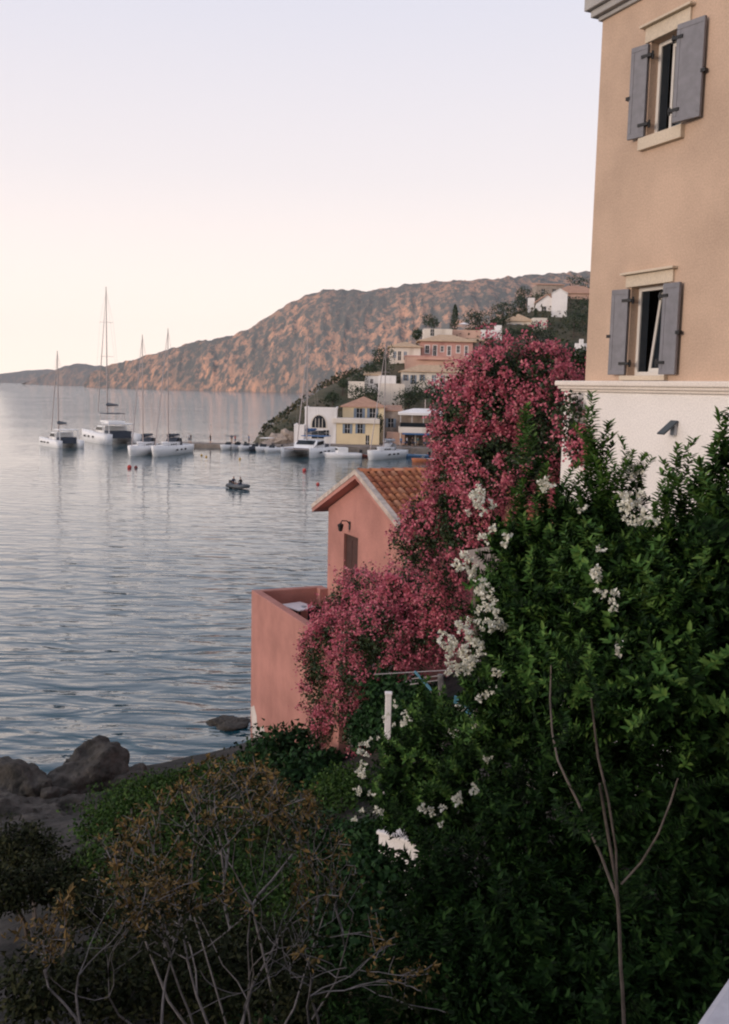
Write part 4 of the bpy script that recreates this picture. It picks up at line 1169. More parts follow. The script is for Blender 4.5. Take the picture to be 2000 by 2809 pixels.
# ---------------------------------------------------------------- village across the bay
def vhouse(name, label, x0, x1, y_eave, y_base, Y, depth, wall, roof, wins=(), yaw=0.0, down=3.5, cat='house', door=()):
    a = at(x0, y_base, Y); b = at(x1, y_base, Y)
    c = math.cos(yaw)
    t = thing(name, label, cat, (a.x, a.y, at((x0 + x1) / 2, y_base, Y).z), yaw)
    wd_ = (b.x - a.x) / c; z0 = t.location.z
    hgt = at((x0 + x1) / 2, y_eave, Y).z - z0
    def loc(px, py):
        p = at(px, py, Y); return (p.x - a.x) / c, p.z - z0
    s = mpp(Y)
    holes = []
    for w in list(wins) + list(door):
        u, z = loc(w[0], w[1]); holes.append((u - w[2] * s / 2, u + w[2] * s / 2, max(z - w[3] * s / 2, -down + .1), z + w[3] * s / 2))
    m_ = MB(); m_.panel(0, wd_, -down, hgt, holes, 0, .22)
    m_.poly([(0, 0, -down), (0, 0, hgt), (0, depth, hgt), (0, depth, -down)])
    m_.poly([(wd_, 0, -down), (wd_, depth, -down), (wd_, depth, hgt), (wd_, 0, hgt)])
    m_.poly([(0, depth, -down), (0, depth, hgt), (wd_, depth, hgt), (wd_, depth, -down)])
    m_.poly([(0, 0, hgt), (wd_, 0, hgt), (wd_, depth, hgt), (0, depth, hgt)])
    m_.build('wall', wall, t)
    for i, (w, h) in enumerate(zip(list(wins) + list(door), holes)):
        style = w[4] if len(w) > 4 else 'plain'
        isdoor = i >= len(wins)
        q = MB(); q.box(h[0] + .002, h[1] - .002, .12, .16, h[2] + .002, h[3] - .002)
        wo = q.build('door' if isdoor else 'window', M_GLASSD if style != 'closed' else M_VSHUT, t)
        q = MB(); cx = (h[0] + h[1]) / 2
        q.box(cx - .03, cx + .03, .09, .118, h[2] + .01, h[3] - .01); q.box(h[0] + .004, cx - .031, .09, .118, (h[2] + h[3]) / 2 - .025, (h[2] + h[3]) / 2 + .025)
        q.box(cx + .031, h[1] - .004, .09, .118, (h[2] + h[3]) / 2 - .025, (h[2] + h[3]) / 2 + .025)
        q.build('frame', M_WHITEH, wo)
        if style == 'shut':
            sw = (h[1] - h[0]) * .5
            for sx in (h[0] - sw - .02, h[1] + .02):
                MB().box(sx, sx + sw, -.06, -.01, h[2], h[3]).build('shutter', M_VSHUT, wo)
        if style == 'surround':
            q = MB(); k = .16
            q.box(h[0] - k, h[0] - .002, -.05, .05, h[2] - k, h[3] + k); q.box(h[1] + .002, h[1] + k, -.05, .05, h[2] - k, h[3] + k)
            q.box(h[0] - .001, h[1] + .001, -.05, .05, h[3] + .002, h[3] + k); q.box(h[0] - .001, h[1] + .001, -.05, .05, h[2] - k, h[2] - .002)
            q.build('surround', M_WHITEH, wo)
    if roof:
        kind, rise, ov, mat = roof
        A = [(-ov, -ov, hgt + .02), (wd_ + ov, -ov, hgt + .02), (wd_ + ov, depth + ov, hgt + .02), (-ov, depth + ov, hgt + .02)]
        q = MB()
        if kind == 'hip':
            k = min(depth / 2 + ov, wd_ / 2 + ov) * .98
            if wd_ >= depth: r = [(-ov + k, depth / 2, hgt + rise), (wd_ + ov - k, depth / 2, hgt + rise)]
            else: r = [(wd_ / 2, -ov + k, hgt + rise), (wd_ / 2, depth + ov - k, hgt + rise)]
            lift = [(p[0], p[1], p[2] + .16) for p in A]
            for i in range(4): q.poly([A[i], A[(i + 1) % 4], lift[(i + 1) % 4], lift[i]])
            q.poly(A[::-1])
            if wd_ >= depth:
                q.poly([lift[0], lift[1], r[1], r[0]]); q.poly([lift[1], lift[2], r[1]]); q.poly([lift[2], lift[3], r[0], r[1]]); q.poly([lift[3], lift[0], r[0]])
            else:
                q.poly([lift[0], lift[1], r[0]]); q.poly([lift[1], lift[2], r[1], r[0]]); q.poly([lift[2], lift[3], r[1]]); q.poly([lift[3], lift[0], r[0], r[1]])
        elif kind == 'gable':      # ridge runs away from the viewer
            for s0, s1 in ((-ov, wd_ / 2), (wd_ + ov, wd_ / 2)):
                lo, hi = hgt + .02, hgt + rise
                P4 = [(s0, -ov, lo), (s1, -ov, hi), (s1, depth + ov, hi), (s0, depth + ov, lo)]
                U4 = [(p[0], p[1], p[2] + .16) for p in P4]
                q.poly(P4); q.poly(U4)
                for i in range(4): q.poly([P4[i], P4[(i + 1) % 4], U4[(i + 1) % 4], U4[i]])
            g_ = MB(); g_.poly([(0, 0, hgt), (wd_, 0, hgt), (wd_ / 2, 0, hgt + rise)]); g_.poly([(0, depth, hgt), (wd_, depth, hgt), (wd_ / 2, depth, hgt + rise)]); g_.build('gable', wall, t)
        elif kind == 'shed':
            P4 = [(-ov, -ov, hgt), (wd_ + ov, -ov, hgt), (wd_ + ov, depth + ov, hgt + rise), (-ov, depth + ov, hgt + rise)]
            U4 = [(p[0], p[1], p[2] + .18) for p in P4]
            q.poly(P4[::-1]); q.poly(U4)
            for i in range(4): q.poly([P4[i], P4[(i + 1) % 4], U4[(i + 1) % 4], U4[i]])
        elif kind == 'flat':
            q.box(-ov, wd_ + ov, -ov, .25, hgt + .005, hgt + rise); q.box(-ov, .25, .251, depth + ov, hgt + .005, hgt + rise); q.box(wd_ - .25, wd_ + ov, .251, depth + ov, hgt + .005, hgt + rise)
        q.build('parapet' if kind == 'flat' else 'roof', mat, t)
    return t, loc, s

# white house with the arched loggia on the quay
t, loc, s = vhouse('quayside_house', 'white quayside house with a big arched opening at the water', 835, 922, 1122, 1228, 184, 9, M_WHITEH, ('flat', .35, .05, M_WHITEH), [(872, 1192, 34, 22), (895, 1188, 16, 16)])
m_ = MB(); cx, cz = loc(875, 1158); w_ = 19 * s; hh = 20 * s
def arch(w, h, y, z0):
    pts = [(cx - w, y, z0), (cx + w, y, z0)]
    for k in range(13):
        a = math.pi * k / 12
        pts.append((cx + w * math.cos(a), y, z0 + h * .25 + h * .75 * math.sin(a)))
    return pts
zb = loc(875, 1173)[1]
m_.poly(arch(w_ + .3, 2.55, -.05, zb - .1)); m_.build('arch_surround', M_CREAM, t)
m_ = MB(); m_.poly(arch(w_, 2.3, -.08, zb)); ao = m_.build('arch_window', M_GLASSD, t)
m_ = MB()
for k in (-.5, 0, .5): m_.box(cx + k * w_ - .05, cx + k * w_ + .05, -.14, -.09, zb, zb + 1.7)
m_.build('mullion', M_CREAM, ao)
u0, z0 = loc(840, 1187); u1, _ = loc(887, 1187)
m_ = MB(); m_.box(u0, u1, -1.1, -.02, z0 - .06, z0 + .06, Matrix.Rotation(.0, 4, 'X')); m_.build('awning', M_SHUTD, t)
vhouse('quayside_annex', 'low white walled annex left of the arched quayside house', 806, 834, 1168, 1228, 183.5, 7, M_WHITEH, ('flat', .25, .03, M_WHITEH), [], cat='annex')
m_ = MB()
# yellow house
t, loc, s = vhouse('yellow_house', 'yellow two storey house with terracotta hipped roof on the quay', 938, 1052, 1118, 1232, 189, 8, M_YELLOW, ('hip', 2.1, .45, M_VROOFR),
    [(986, 1133, 15, 26, 'shut'), (1022, 1133, 15, 26, 'shut')])
t2, loc, s = vhouse('balcony_building', 'yellow ground storey building with cream balcony slab on the quay', 921, 1040, 1160, 1232, 184, 5.2, M_YELLOW, None, [(953, 1176, 13, 26, 'shut'), (988, 1176, 13, 26, 'shut')], cat='building', door=[(1008, 1212, 10, 36)])
u0, z0 = loc(913, 1160); u1, z1 = loc(1042, 1146)
m_ = MB(); m_.box(u0, u1, -.5, 5.1, z0 + .005, z0 + .9); m_.build('balcony_parapet', M_CREAM, t2, bevel=.05)
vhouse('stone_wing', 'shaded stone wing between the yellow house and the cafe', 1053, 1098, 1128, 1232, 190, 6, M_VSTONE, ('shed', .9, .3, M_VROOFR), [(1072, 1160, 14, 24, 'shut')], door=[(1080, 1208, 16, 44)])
vhouse('storehouse', 'tan stone storehouse behind the sailing boat mast', 1060, 1110, 1186, 1234, 186, 3, M_PEACH, None, [(1070, 1210, 10, 16)])
# cafe with canopy
a = at(1096, 1234, 184); b = at(1222, 1234, 184)
cafe = thing('waterfront_cafe', 'two level waterfront cafe with flat white canopy roof', 'cafe', tuple(a))
wd_ = b.x - a.x; s = mpp(184)
def cz(py): return at(1150, py, 184).z - a.z
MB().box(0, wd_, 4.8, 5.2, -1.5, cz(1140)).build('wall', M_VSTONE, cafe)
m_ = MB(); m_.box(-.2, wd_ + .2, -.2, 5.2, cz(1188), cz(1172)); m_.build('upper_floor', M_CREAM, cafe)
m_ = MB(); m_.poly([(-.3, -.4, cz(1136)), (wd_ + .3, -.4, cz(1136)), (wd_ + .3, 5.4, cz(1136)), (-.3, 5.4, cz(1136))])
rz = cz(1121)
for P3 in ([(-.3, -.4, cz(1133)), (wd_ + .3, -.4, cz(1133)), (wd_ * .7, 2.4, rz), (wd_ * .3, 2.4, rz)], [(wd_ + .3, -.4, cz(1133)), (wd_ + .3, 5.4, cz(1133)), (wd_ * .7, 2.4, rz)], [(wd_ + .3, 5.4, cz(1133)), (-.3, 5.4, cz(1133)), (wd_ * .3, 2.4, rz), (wd_ * .7, 2.4, rz)], [(-.3, 5.4, cz(1133)), (-.3, -.4, cz(1133)), (wd_ * .3, 2.4, rz)],
           [(-.3, -.4, cz(1139)), (wd_ + .3, -.4, cz(1139)), (wd_ + .3, -.4, cz(1133)), (-.3, -.4, cz(1133))], [(-.3, -.4, cz(1139)), (-.3, 5.4, cz(1139)), (-.3, 5.4, cz(1133)), (-.3, -.4, cz(1133))]): m_.poly(P3)
m_.build('canopy', M_WHITEH, cafe)
for k in range(5): MB().box(k * wd_ / 4.02 - .05 + .05, k * wd_ / 4.02 + .08, -.1, .02, cz(1172), cz(1139)).build('canopy_post', M_WHITE, cafe)
for k in range(4): MB().box(k * wd_ / 3.05, k * wd_ / 3.05 + .18, -.1, .1, -.3, cz(1188)).build('pillar', M_CREAM, cafe)
m_ = MB().box(0, wd_, -.12, -.06, cz(1172) + .01, cz(1160)); m_.build('railing', M_GLASSD, cafe)
m_ = MB().box(.4, wd_ * .75, -1.6, -.2, cz(1192), cz(1188) - .02); m_.build('awning', M_BLUE, cafe)
MB().tube([(wd_ * .55, 2.4, rz), (wd_ * .55, 2.4, rz + 1.7)], .09, 6).build('flue', M_ALU, cafe)

# cream house with blue shutters, pink house, and the houses above
vhouse('cream_house', 'cream house with ochre roof and blue grey shutters under the pink house', 1102, 1275, 1022, 1062, 214, 8, M_CREAM, ('hip', 1.7, .6, M_VROOF),
    [(1113, 1036, 7, 16, 'shut'), (1134, 1041, 8, 24, 'shut'), (1158, 1036, 7, 16, 'shut'), (1191, 1038, 12, 18, 'closed'), (1215, 1043, 12, 26, 'closed'), (1242, 1038, 12, 18, 'closed')], down=5)
vhouse('garden_wall', 'white garden wall left of the cream house', 1038, 1086, 1030, 1062, 211, 4, M_WHITEH, None, [], down=4, cat='wall')
vhouse('garden_wall', 'low cream wall on the ridge left of the white garden wall', 955, 1000, 1046, 1062, 213, 2, M_CREAM, None, [], down=4, cat='wall')
vhouse('garden_shed', 'small pale outbuilding with tiled roof above the broad tree', 1000, 1042, 1030, 1060, 216, 4, M_WHITEH, ('shed', .8, .3, M_VROOF), [(1020, 1046, 7, 12)], down=4, cat='shed')
vhouse('garden_wall', 'pale terrace wall under the trees by the yellow roof', 1040, 1110, 1052, 1075, 206, 3, M_CREAM, None, [], down=5, cat='wall')
t, loc, s = vhouse('terrace_house', 'salmon terrace storey below the pink house windows', 1112, 1300, 980, 1012, 224, 6, M_PEACH, ('flat', .3, .1, M_VPINK), [(1285, 996, 14, 18)], down=5)
u0, z0 = loc(1145, 985); u1, _ = loc(1240, 985)
MB().box(u0, u1, -.9, -.02, z0 - .1, z0 + .12).build('ledge', M_VPINK, t)
vhouse('pink_villa', 'pink villa with ochre hipped roof and white framed windows on the hill', 1155, 1296, 938, 985, 232, 9, M_VPINK, ('hip', 1.9, .9, M_VROOF),
    [(1172, 958, 10, 20, 'surround'), (1193, 962, 9, 28, 'surround'), (1213, 957, 7, 14, 'surround'), (1232, 962, 8, 24, 'surround'), (1257, 958, 8, 18, 'surround'), (1279, 962, 7, 24, 'surround')], down=5)
vhouse('cream_villa', 'cream villa wing with ochre roof beside the pink villa', 1070, 1153, 953, 1000, 230, 8, M_CREAM, ('hip', 1.5, .6, M_VROOF), [(1083, 973, 8, 18, 'closed'), (1096, 976, 8, 24), (1112, 976, 8, 22, 'closed')], down=6)
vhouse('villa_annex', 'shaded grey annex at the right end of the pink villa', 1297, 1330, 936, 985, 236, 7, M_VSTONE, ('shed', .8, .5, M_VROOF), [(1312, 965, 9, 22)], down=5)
vhouse('roof_terrace', 'pale stone roof terrace above the pink villa', 1162, 1240, 902, 935, 244, 6, M_CREAM, None, [(1186, 912, 10, 18)], down=4, cat='terrace')
vhouse('roof_terrace', 'salmon walled roof terrace above the pink villa ridge', 1236, 1318, 905, 935, 246, 6, M_PEACH, None, [], down=4, cat='terrace')
vhouse('white_house', 'bright white cubic house right of the pink villa roof', 1318, 1376, 905, 940, 246, 7, M_WHITEH, None, [], down=5)
vhouse('white_chimney', 'white chimney block on the cubic white house', 1359, 1376, 892, 906, 248, 2, M_WHITEH, None, [], down=1, cat='chimney')
vhouse('tiled_cottage', 'low cottage with tan tiled roof among dark trees', 1388, 1462, 882, 912, 258, 8, M_CREAM, ('hip', 2.2, .5, M_VROOF), [(1400, 896, 8, 14, 'shut'), (1422, 896, 8, 14, 'shut'), (1442, 896, 8, 14)], down=4)
t, loc, s = vhouse('gabled_house', 'white gabled house with tiled roof high on the hill', 1470, 1528, 832, 885, 268, 9, M_WHITEH, ('gable', 2.3, .4, M_VROOFR), [(1492, 850, 12, 18), (1496, 872, 10, 16)], down=5)
vhouse('white_tower', 'tall white end wall with rounded shaded side by the gabled house', 1512, 1553, 806, 870, 265, 7, M_WHITEH, ('gable', 1.2, .15, M_WHITEH), [], yaw=-.15, down=5)
vhouse('white_chimney', 'white square chimney left of the gabled house', 1450, 1466, 817, 842, 270, 1.6, M_WHITEH, None, [], down=3, cat='chimney')
vhouse('long_house', 'long house with terracotta roof behind the gabled house', 1520, 1650, 806, 840, 276, 9, M_PEACH, ('hip', 2.6, .5, M_VROOFR), [(1560, 822, 10, 18)], down=6)
vhouse('brown_house', 'flat brown house at the top of the village', 1472, 1546, 782, 815, 290, 8, M_VSTONE, ('shed', 1.2, .4, M_VROOFR), [(1490, 800, 9, 14), (1520, 800, 9, 14)], down=8)
vhouse('garden_pillar', 'white pillar and garden wall beside the tan house corner', 1590, 1600, 930, 960, 120, .5, M_WHITEH, None, [], down=3, cat='pillar')
vhouse('garden_wall', 'short white garden wall behind the white pillar', 1578, 1640, 942, 956, 121, .4, M_WHITEH, None, [], down=3, cat='wall')
vhouse('stone_steps_house', 'pale ruined wall with climbing plants below the gabled house', 1462, 1500, 872, 905, 255, 3, M_CREAM, None, [(1480, 890, 8, 14)], down=4, cat='wall')
pz = at(1273, 892, 250)
um = thing('parasol', 'white garden parasol beside the dark cypress', 'parasol', (pz.x, pz.y, pz.z - 2.2))
m_ = MB(); ap = m_.vert((0, 0, 2.9)); ring = [m_.vert((1.5 * math.cos(2 * math.pi * k / 8), 1.5 * math.sin(2 * math.pi * k / 8), 2.35)) for k in range(8)]
for k in range(8): m_.face((ap, ring[k], ring[(k + 1) % 8]))
m_.build('canopy', M_WHITEH, um); MB().tube([(0, 0, -.5), (0, 0, 2.85)], .03, 5).build('pole', M_ALU, um)

# quay, pier
qa, qb = onz(792, 1236, 0), onz(1260, 1250, 0)
tag(MB().box(qa.x, 18, 176.5, 191, -2, 1.0).build('quay', M_QUAY, None, bevel=.08), kind='structure')
p1 = onz(470, 1226, 0)
tag(MB().box(p1.x, qa.x + 2.2, 179.2, 183.4, -2, .75).build('pier', M_QUAY, None, bevel=.08), kind='structure')

# trees of the village
def vtree(label, px, py, rx, ry, Y, n=650, shape='round', name='village_tree', mat=None, group='trees around the village houses'):
    s = mpp(Y); c = np.array(at(px, py, Y)); rx, ry = rx * s, ry * s
    gz = min(h1(c[0], c[1]) - .6, c[2] - ry * .9)
    t = thing(name, label, 'tree', (c[0], c[1], gz), 0, group)
    off = np.array(t.location)
    if shape == 'cone':
        h = RNG.uniform(0, 1, n) ** .8; a = RNG.uniform(0, 6.28, n); r = rx * (1 - h) ** .7 * RNG.uniform(.6, 1.05, n) * np.minimum(1, .4 + h * 4)
        P = np.stack([c[0] + r * np.cos(a), c[1] + r * np.sin(a), c[2] - ry + 2 * ry * h], 1); N = np.stack([np.cos(a), np.sin(a), .6 + 0 * a], 1)
    else:
        k = 6; C = np.array([c + RNG.uniform(-.55, .55, 3) * np.array([rx, rx * .8, ry * .8]) for _ in range(k)] + [c]); R = np.array([[rx, rx * .85, ry]] * (k + 1)) * RNG.uniform(.38, .6, (k + 1, 1)); R[-1] *= 1.25
        P, N = sample_lobes(C, R, n, (.6, 1.1), .25)
    L = .32 * (Y / 200) ** .5
    V, F = leaf_arrays(P - off, rdirs(n) + N * .3, N + rdirs(n) * .6, RNG.uniform(.7, 1.4, n) * L, RNG.uniform(.6, 1.0, n) * L, 'diamond', .2)
    o = inst('crown', np_mesh('crown', V, F, mat or M_FARLEAF), t); o['kind'] = 'stuff'
    MB().tube([(0, 0, -1), (.1, 0, (c[2] - gz) * .5), (0, .1, c[2] - gz)], [.25, .18, .08], 6).build('trunk', M_TRUNK, t)
for a in (('round dark tree above the cafe canopy beside the pink flowers', 1185, 1075, 62, 42, 200, 1500), ('dark tree left of the cafe above the stone wing', 1120, 1095, 42, 36, 202, 1000),
          ('broad tree above the arched quayside house', 985, 1080, 52, 34, 203, 1100), ('dark bush at the ridge left of the yellow roof', 912, 1090, 26, 20, 206, 500),
          ('tall dark tree left of the cream villa', 1052, 985, 30, 42, 222, 900), ('smaller dark tree sloping down toward the bay below the cream villa', 1015, 1015, 28, 28, 220, 600),
          ('bush on the slope above the white garden wall', 985, 1035, 34, 20, 216, 500), ('bush on the bare ridge over the sea', 940, 1050, 24, 18, 214, 400),
          ('dark round tree left of the pale roof terrace', 1143, 915, 18, 22, 240, 500), ('dark pine above the pale roof terrace', 1190, 882, 30, 20, 252, 600),
          ('tree right of the cypress behind the parasol', 1310, 870, 38, 26, 262, 900), ('dark tree on the skyline above the cottage', 1380, 848, 42, 26, 270, 900), ('tree left of the white square chimney', 1435, 830, 24, 26, 276, 600),
          ('bushy tree beside the tiled cottage', 1370, 880, 26, 20, 256, 400), ('round tree right of the pink villa annex', 1340, 945, 20, 20, 228, 500),
          ('broad green tree below the tiled cottage', 1420, 925, 50, 32, 236, 1200), ('green tree below the gabled house', 1490, 920, 50, 36, 240, 1200), ('green tree right of the white tower', 1575, 880, 45, 45, 250, 1200),
          ('dense tree beside the tan house corner under the long house', 1600, 850, 36, 40, 258, 900), ('green tree on the lower slope above the magenta flowers', 1450, 975, 46, 30, 205, 1100), ('large green tree behind the faded bougainvillea', 1545, 955, 60, 44, 200, 1500),
          ('dark green tree low beside the white pillar', 1590, 1000, 44, 40, 170, 1100), ('small tree behind the gabled house roof', 1478, 815, 26, 18, 284, 400), ('slope tree at the right above the long house', 1600, 775, 40, 18, 310, 500),
          ('olive tree on the skyline by the brown house', 1440, 800, 22, 16, 300, 300), ('bush beside the stone storehouse', 1040, 1165, 12, 30, 186, 300)):
    vtree(*a)
vtree('narrow dark cypress standing above the pink villa roof', 1248, 872, 15, 34, 254, 700, 'cone', 'cypress_tree')
vtree('slim cypress below the white gabled house', 1468, 888, 10, 40, 256, 500, 'cone', 'cypress_tree')
# scrub over the headland: uncountable
n = 26000
X = RNG.uniform(-24, 110, n); Y = RNG.uniform(188, 330, n); Z = H(X, Y)
f = fbm(X / 7, Y / 7, 3, 40); ok = (Z > 1.6) & (f > -.06)
X, Y, Z = X[ok], Y[ok], Z[ok]; n = len(X)
P = np.stack([X, Y, Z - .5 + RNG.uniform(0, 1.1, n) * (1 + 2.2 * np.maximum(f[ok], 0))], 1)
V, F = leaf_arrays(P, rdirs(n) + np.array([0, 0, .5]), rdirs(n) + np.array([0, -.3, .6]), RNG.uniform(.5, .95, n), RNG.uniform(.35, .7, n), 'diamond', .2)
tag(inst('scrub', np_mesh('scrub', V, F, leafmat('scrub_leaf', [(0, (.02, .03, .016)), (.5, (.045, .05, .028)), (1, (.13, .105, .065))], .8, .1))), 'dry scrub covering the headland behind the quay', 'scrub', kind='stuff')
# rocks at the tip of the headland
for i, (px, py, sx, sz) in enumerate(((735, 1220, 1.8, 1.1), (760, 1208, 2.2, 1.4), (790, 1196, 2.0, 1.5), (715, 1226, 1.3, .7))):
    boulder(('sharp rock at the tip of the headland by the pier', 'grey rock behind the moored motorboats', 'tall rock left of the white annex', 'low rock where the pier meets the headland')[i], px, py, .5, sx, 1.4, sz, 11.3 + i, M_VSTONE, 188 + i * .7)

# ---------------------------------------------------------------- people
def person_mesh(pose, top, bottom, hair):
    bm_ = bpy.data.meshes.new('body')
    if pose == 'stand':
        J = {'pel': (0, 0, .95), 'ches': (0, .01, 1.28), 'neck': (0, 0, 1.47), 'head': (0, -.02, 1.62), 'crown': (0, -.01, 1.73), 'lsh': (.17, 0, 1.40), 'lel': (.23, .02, 1.12), 'lha': (.22, -.05, .86), 'rsh': (-.17, 0, 1.40), 'rel': (-.24, .03, 1.12), 'rha': (-.20, -.08, .88),
             'lhi': (.09, 0, .88), 'lkn': (.10, -.02, .48), 'lan': (.10, .02, .07), 'lto': (.11, -.14, .03), 'rhi': (-.09, 0, .88), 'rkn': (-.10, .0, .48), 'ran': (-.11, .03, .07), 'rto': (-.12, -.13, .03)}
    else:
        J = {'pel': (0, 0, .12), 'ches': (0, -.04, .45), 'neck': (0, -.06, .64), 'head': (0, -.09, .79), 'crown': (0, -.08, .90), 'lsh': (.17, -.04, .57), 'lel': (.24, -.10, .32), 'lha': (.14, -.30, .22), 'rsh': (-.17, -.04, .57), 'rel': (-.25, -.06, .32), 'rha': (-.16, -.28, .20),
             'lhi': (.09, -.04, .10), 'lkn': (.13, -.45, .16), 'lan': (.12, -.50, -.25), 'lto': (.12, -.64, -.30), 'rhi': (-.09, -.04, .10), 'rkn': (-.13, -.44, .16), 'ran': (-.12, -.48, -.25), 'rto': (-.12, -.62, -.30)}
    R_ = {'pel': .13, 'ches': .15, 'neck': .06, 'head': .095, 'crown': .06, 'lsh': .07, 'rsh': .07, 'lel': .045, 'rel': .045, 'lha': .035, 'rha': .035, 'lhi': .09, 'rhi': .09, 'lkn': .06, 'rkn': .06, 'lan': .045, 'ran': .045, 'lto': .035, 'rto': .035}
    names = list(J); E = [('pel', 'ches'), ('ches', 'neck'), ('neck', 'head'), ('head', 'crown'), ('ches', 'lsh'), ('lsh', 'lel'), ('lel', 'lha'), ('ches', 'rsh'), ('rsh', 'rel'), ('rel', 'rha'), ('pel', 'lhi'), ('lhi', 'lkn'), ('lkn', 'lan'), ('lan', 'lto'), ('pel', 'rhi'), ('rhi', 'rkn'), ('rkn', 'ran'), ('ran', 'rto')]
    bm_.from_pydata([J[k] for k in names], [(names.index(a), names.index(b)) for a, b in E], [])
    o = bpy.data.objects.new('tmp', bm_); COL.objects.link(o)
    o.modifiers.new('s', 'SKIN'); sd = o.modifiers.new('d', 'SUBSURF'); sd.levels = 1
    for k, sv in zip(names, bm_.skin_vertices[0].data):
        sv.radius = (R_[k], R_[k] * (.8 if k in ('pel', 'ches') else 1)); sv.use_root = (k == 'pel')
    dg = bpy.context.evaluated_depsgraph_get()
    me = bpy.data.meshes.new_from_object(o.evaluated_get(dg))
    bpy.data.objects.remove(o)
    me.materials.clear()
    for q in (M_SKIN, top, bottom, hair): me.materials.append(q)
    zt, zb, zh = (1.46, .93, 1.66) if pose == 'stand' else (.63, .16, .83)
    for p in me.polygons:
        c = p.center; z = c.z
        if z > zh or (z > zh - .12 and c.y > (.04 if pose == 'stand' else -.05)): p.material_index = 3
        elif z > zt: p.material_index = 0
        elif pose == 'stand': p.material_index = 0 if (abs(c.x) > .19 and z < 1.15) else (1 if z > zb else (2 if z > .5 else 0))
        else: p.material_index = 0 if (abs(c.x) > .19 and z < .32) else (1 if z > zb + .05 and c.y > -.2 else (2 if c.y > -.4 and z > 0 else 0))
        p.use_smooth = True
    return me
HAIRM = plain('dark_hair', (.03, .02, .015), .7)
CL = {k: plain('clothes_' + k, c, .85) for k, c in {'white': (.6, .6, .6), 'navy': (.03, .04, .08), 'red': (.32, .05, .04), 'black': (.02, .02, .022), 'blue': (.08, .18, .34), 'teal': (.05, .14, .14), 'sand': (.4, .3, .2), 'pink': (.45, .2, .2)}.items()}
def person(label, loc, rot, pose, top, bottom, group=None):
    o = inst('person', person_mesh(pose, CL[top], CL[bottom], HAIRM)); o.location = loc; o.rotation_euler = (0, 0, rot)
    return tag(o, label, 'person', group)
for (px, lab, tp, bt, rot) in ((521, 'person in pale top standing at the outer end of the pier', 'white', 'navy', .5), (529, 'person in black standing beside the one in pale top on the pier', 'black', 'black', -1), (584, 'person in dark clothes standing at the foot of the pier lamp', 'black', 'navy', 1.2),
                               (643, 'person in navy standing mid pier above the small motorboats', 'navy', 'sand', .3), (653, 'person in red top standing mid pier', 'red', 'navy', 2.2), (692, 'person in blue top walking on the pier near the rocks', 'blue', 'black', 1.4)):
    p = onz(px, 1214, .75); person(lab, (p.x, 181.0 + random.uniform(-.6, .6), .75), rot, 'stand', tp, bt, 'people on the pier')
for (px, yy, lab, tp, bt, rot) in ((1100, 181, 'person in blue standing at the left end of the cafe front', 'blue', 'navy', .2), (1116, 182, 'person in white standing under the cafe awning', 'white', 'navy', 1), (1131, 180.5, 'person in black standing before the cafe tables', 'black', 'black', -.6),
                               (1146, 182.5, 'person in teal under the blue awning', 'teal', 'sand', .4), (1163, 181.2, 'person in pink top before the cafe', 'pink', 'navy', 2), (1177, 180.6, 'person in red top by the cafe corner nearest the flowers', 'red', 'black', 0), (1060, 179.6, 'person in navy on the quay behind the sailing boat', 'navy', 'navy', .8)):
    p = at(px, 1225, yy); person(lab, (p.x, yy, 1.0), rot, 'stand', tp, bt, 'people at the cafe')
def cafe_table(label, px, yy):
    p = at(px, 1225, yy); t = thing('cafe_table', label, 'table', (p.x, yy, 1.0), random.uniform(0, 1), 'cafe tables on the quay')
    MB().tube([(0, 0, .70), (0, 0, .74)], .45, 12).build('table_top', M_BLUE, t); MB().tube([(0, 0, .03), (0, 0, .70)], .04, 6).build('leg', M_IRON, t); MB().tube([(0, 0, 0), (0, 0, .03)], .25, 10).build('base', M_IRON, t)
cafe_table('blue cafe table at the left of the cafe front', 1108, 180.2); cafe_table('blue cafe table in the middle of the cafe front', 1138, 181.5); cafe_table('blue cafe table at the right of the cafe front', 1170, 180.0)
lp = onz(577, 1215, .75)
lamp = thing('pier_lamp', 'slim lamp post standing on the pier', 'lamp post', (lp.x, 182.2, .75))
MB().tube([(0, 0, 0), (0, 0, 3.2)], [.06, .04], 6).build('post', M_ALU, lamp); MB().tube([(0, 0, 3.2), (0, 0, 3.25), (0, 0, 3.5)], [.05, .16, .12], 8).build('lamp_head', M_ALU, lamp)

# ---------------------------------------------------------------- boats
def hull_mesh(L, B, F, yoff=0.0, fine=.5, sections=14, transom=.75, rake=.25):
    """x forward (bow at +L/2), z up from the waterline"""
    mb = MB(); rows = []
    for i in range(sections + 1):
        t = i / sections                      # 0 bow .. 1 stern
        b = B / 2 * (min(1.0, (t / .45)) ** fine if t < .45 else 1 - (1 - transom) * ((t - .45) / .55) ** 1.6)
        b = max(b, .03)
        x = L / 2 - L * t
        sheer = F * (1 + .22 * (1 - t) ** 2)
        dep = -.45 * min(1, t * 4 + .15)
        rk = rake * F * (1 - t) ** 6
        rows.append([mb.vert(p) for p in ((x + rk, yoff - b, sheer), (x + rk * .5, yoff - b * .96, sheer * .5), (x, yoff - b * .82, .0), (x - .15, yoff - b * .3, dep), (x - .15, yoff + b * .3, dep), (x, yoff + b * .82, .0), (x + rk * .5, yoff + b * .96, sheer * .5), (x + rk, yoff + b, sheer))])
    for i in range(sections):
        for k in range(7):
            mb.mi = 1 if k in (2, 3, 4) else 0
            mb.face((rows[i][k], rows[i][k + 1], rows[i + 1][k + 1], rows[i + 1][k]))
        mb.mi = 0
        mb.face((rows[i][7], rows[i][0], rows[i + 1][0], rows[i + 1][7]))
    mb.mi = 0
    mb.face(rows[0][::-1]); mb.face(rows[-1])
    return mb
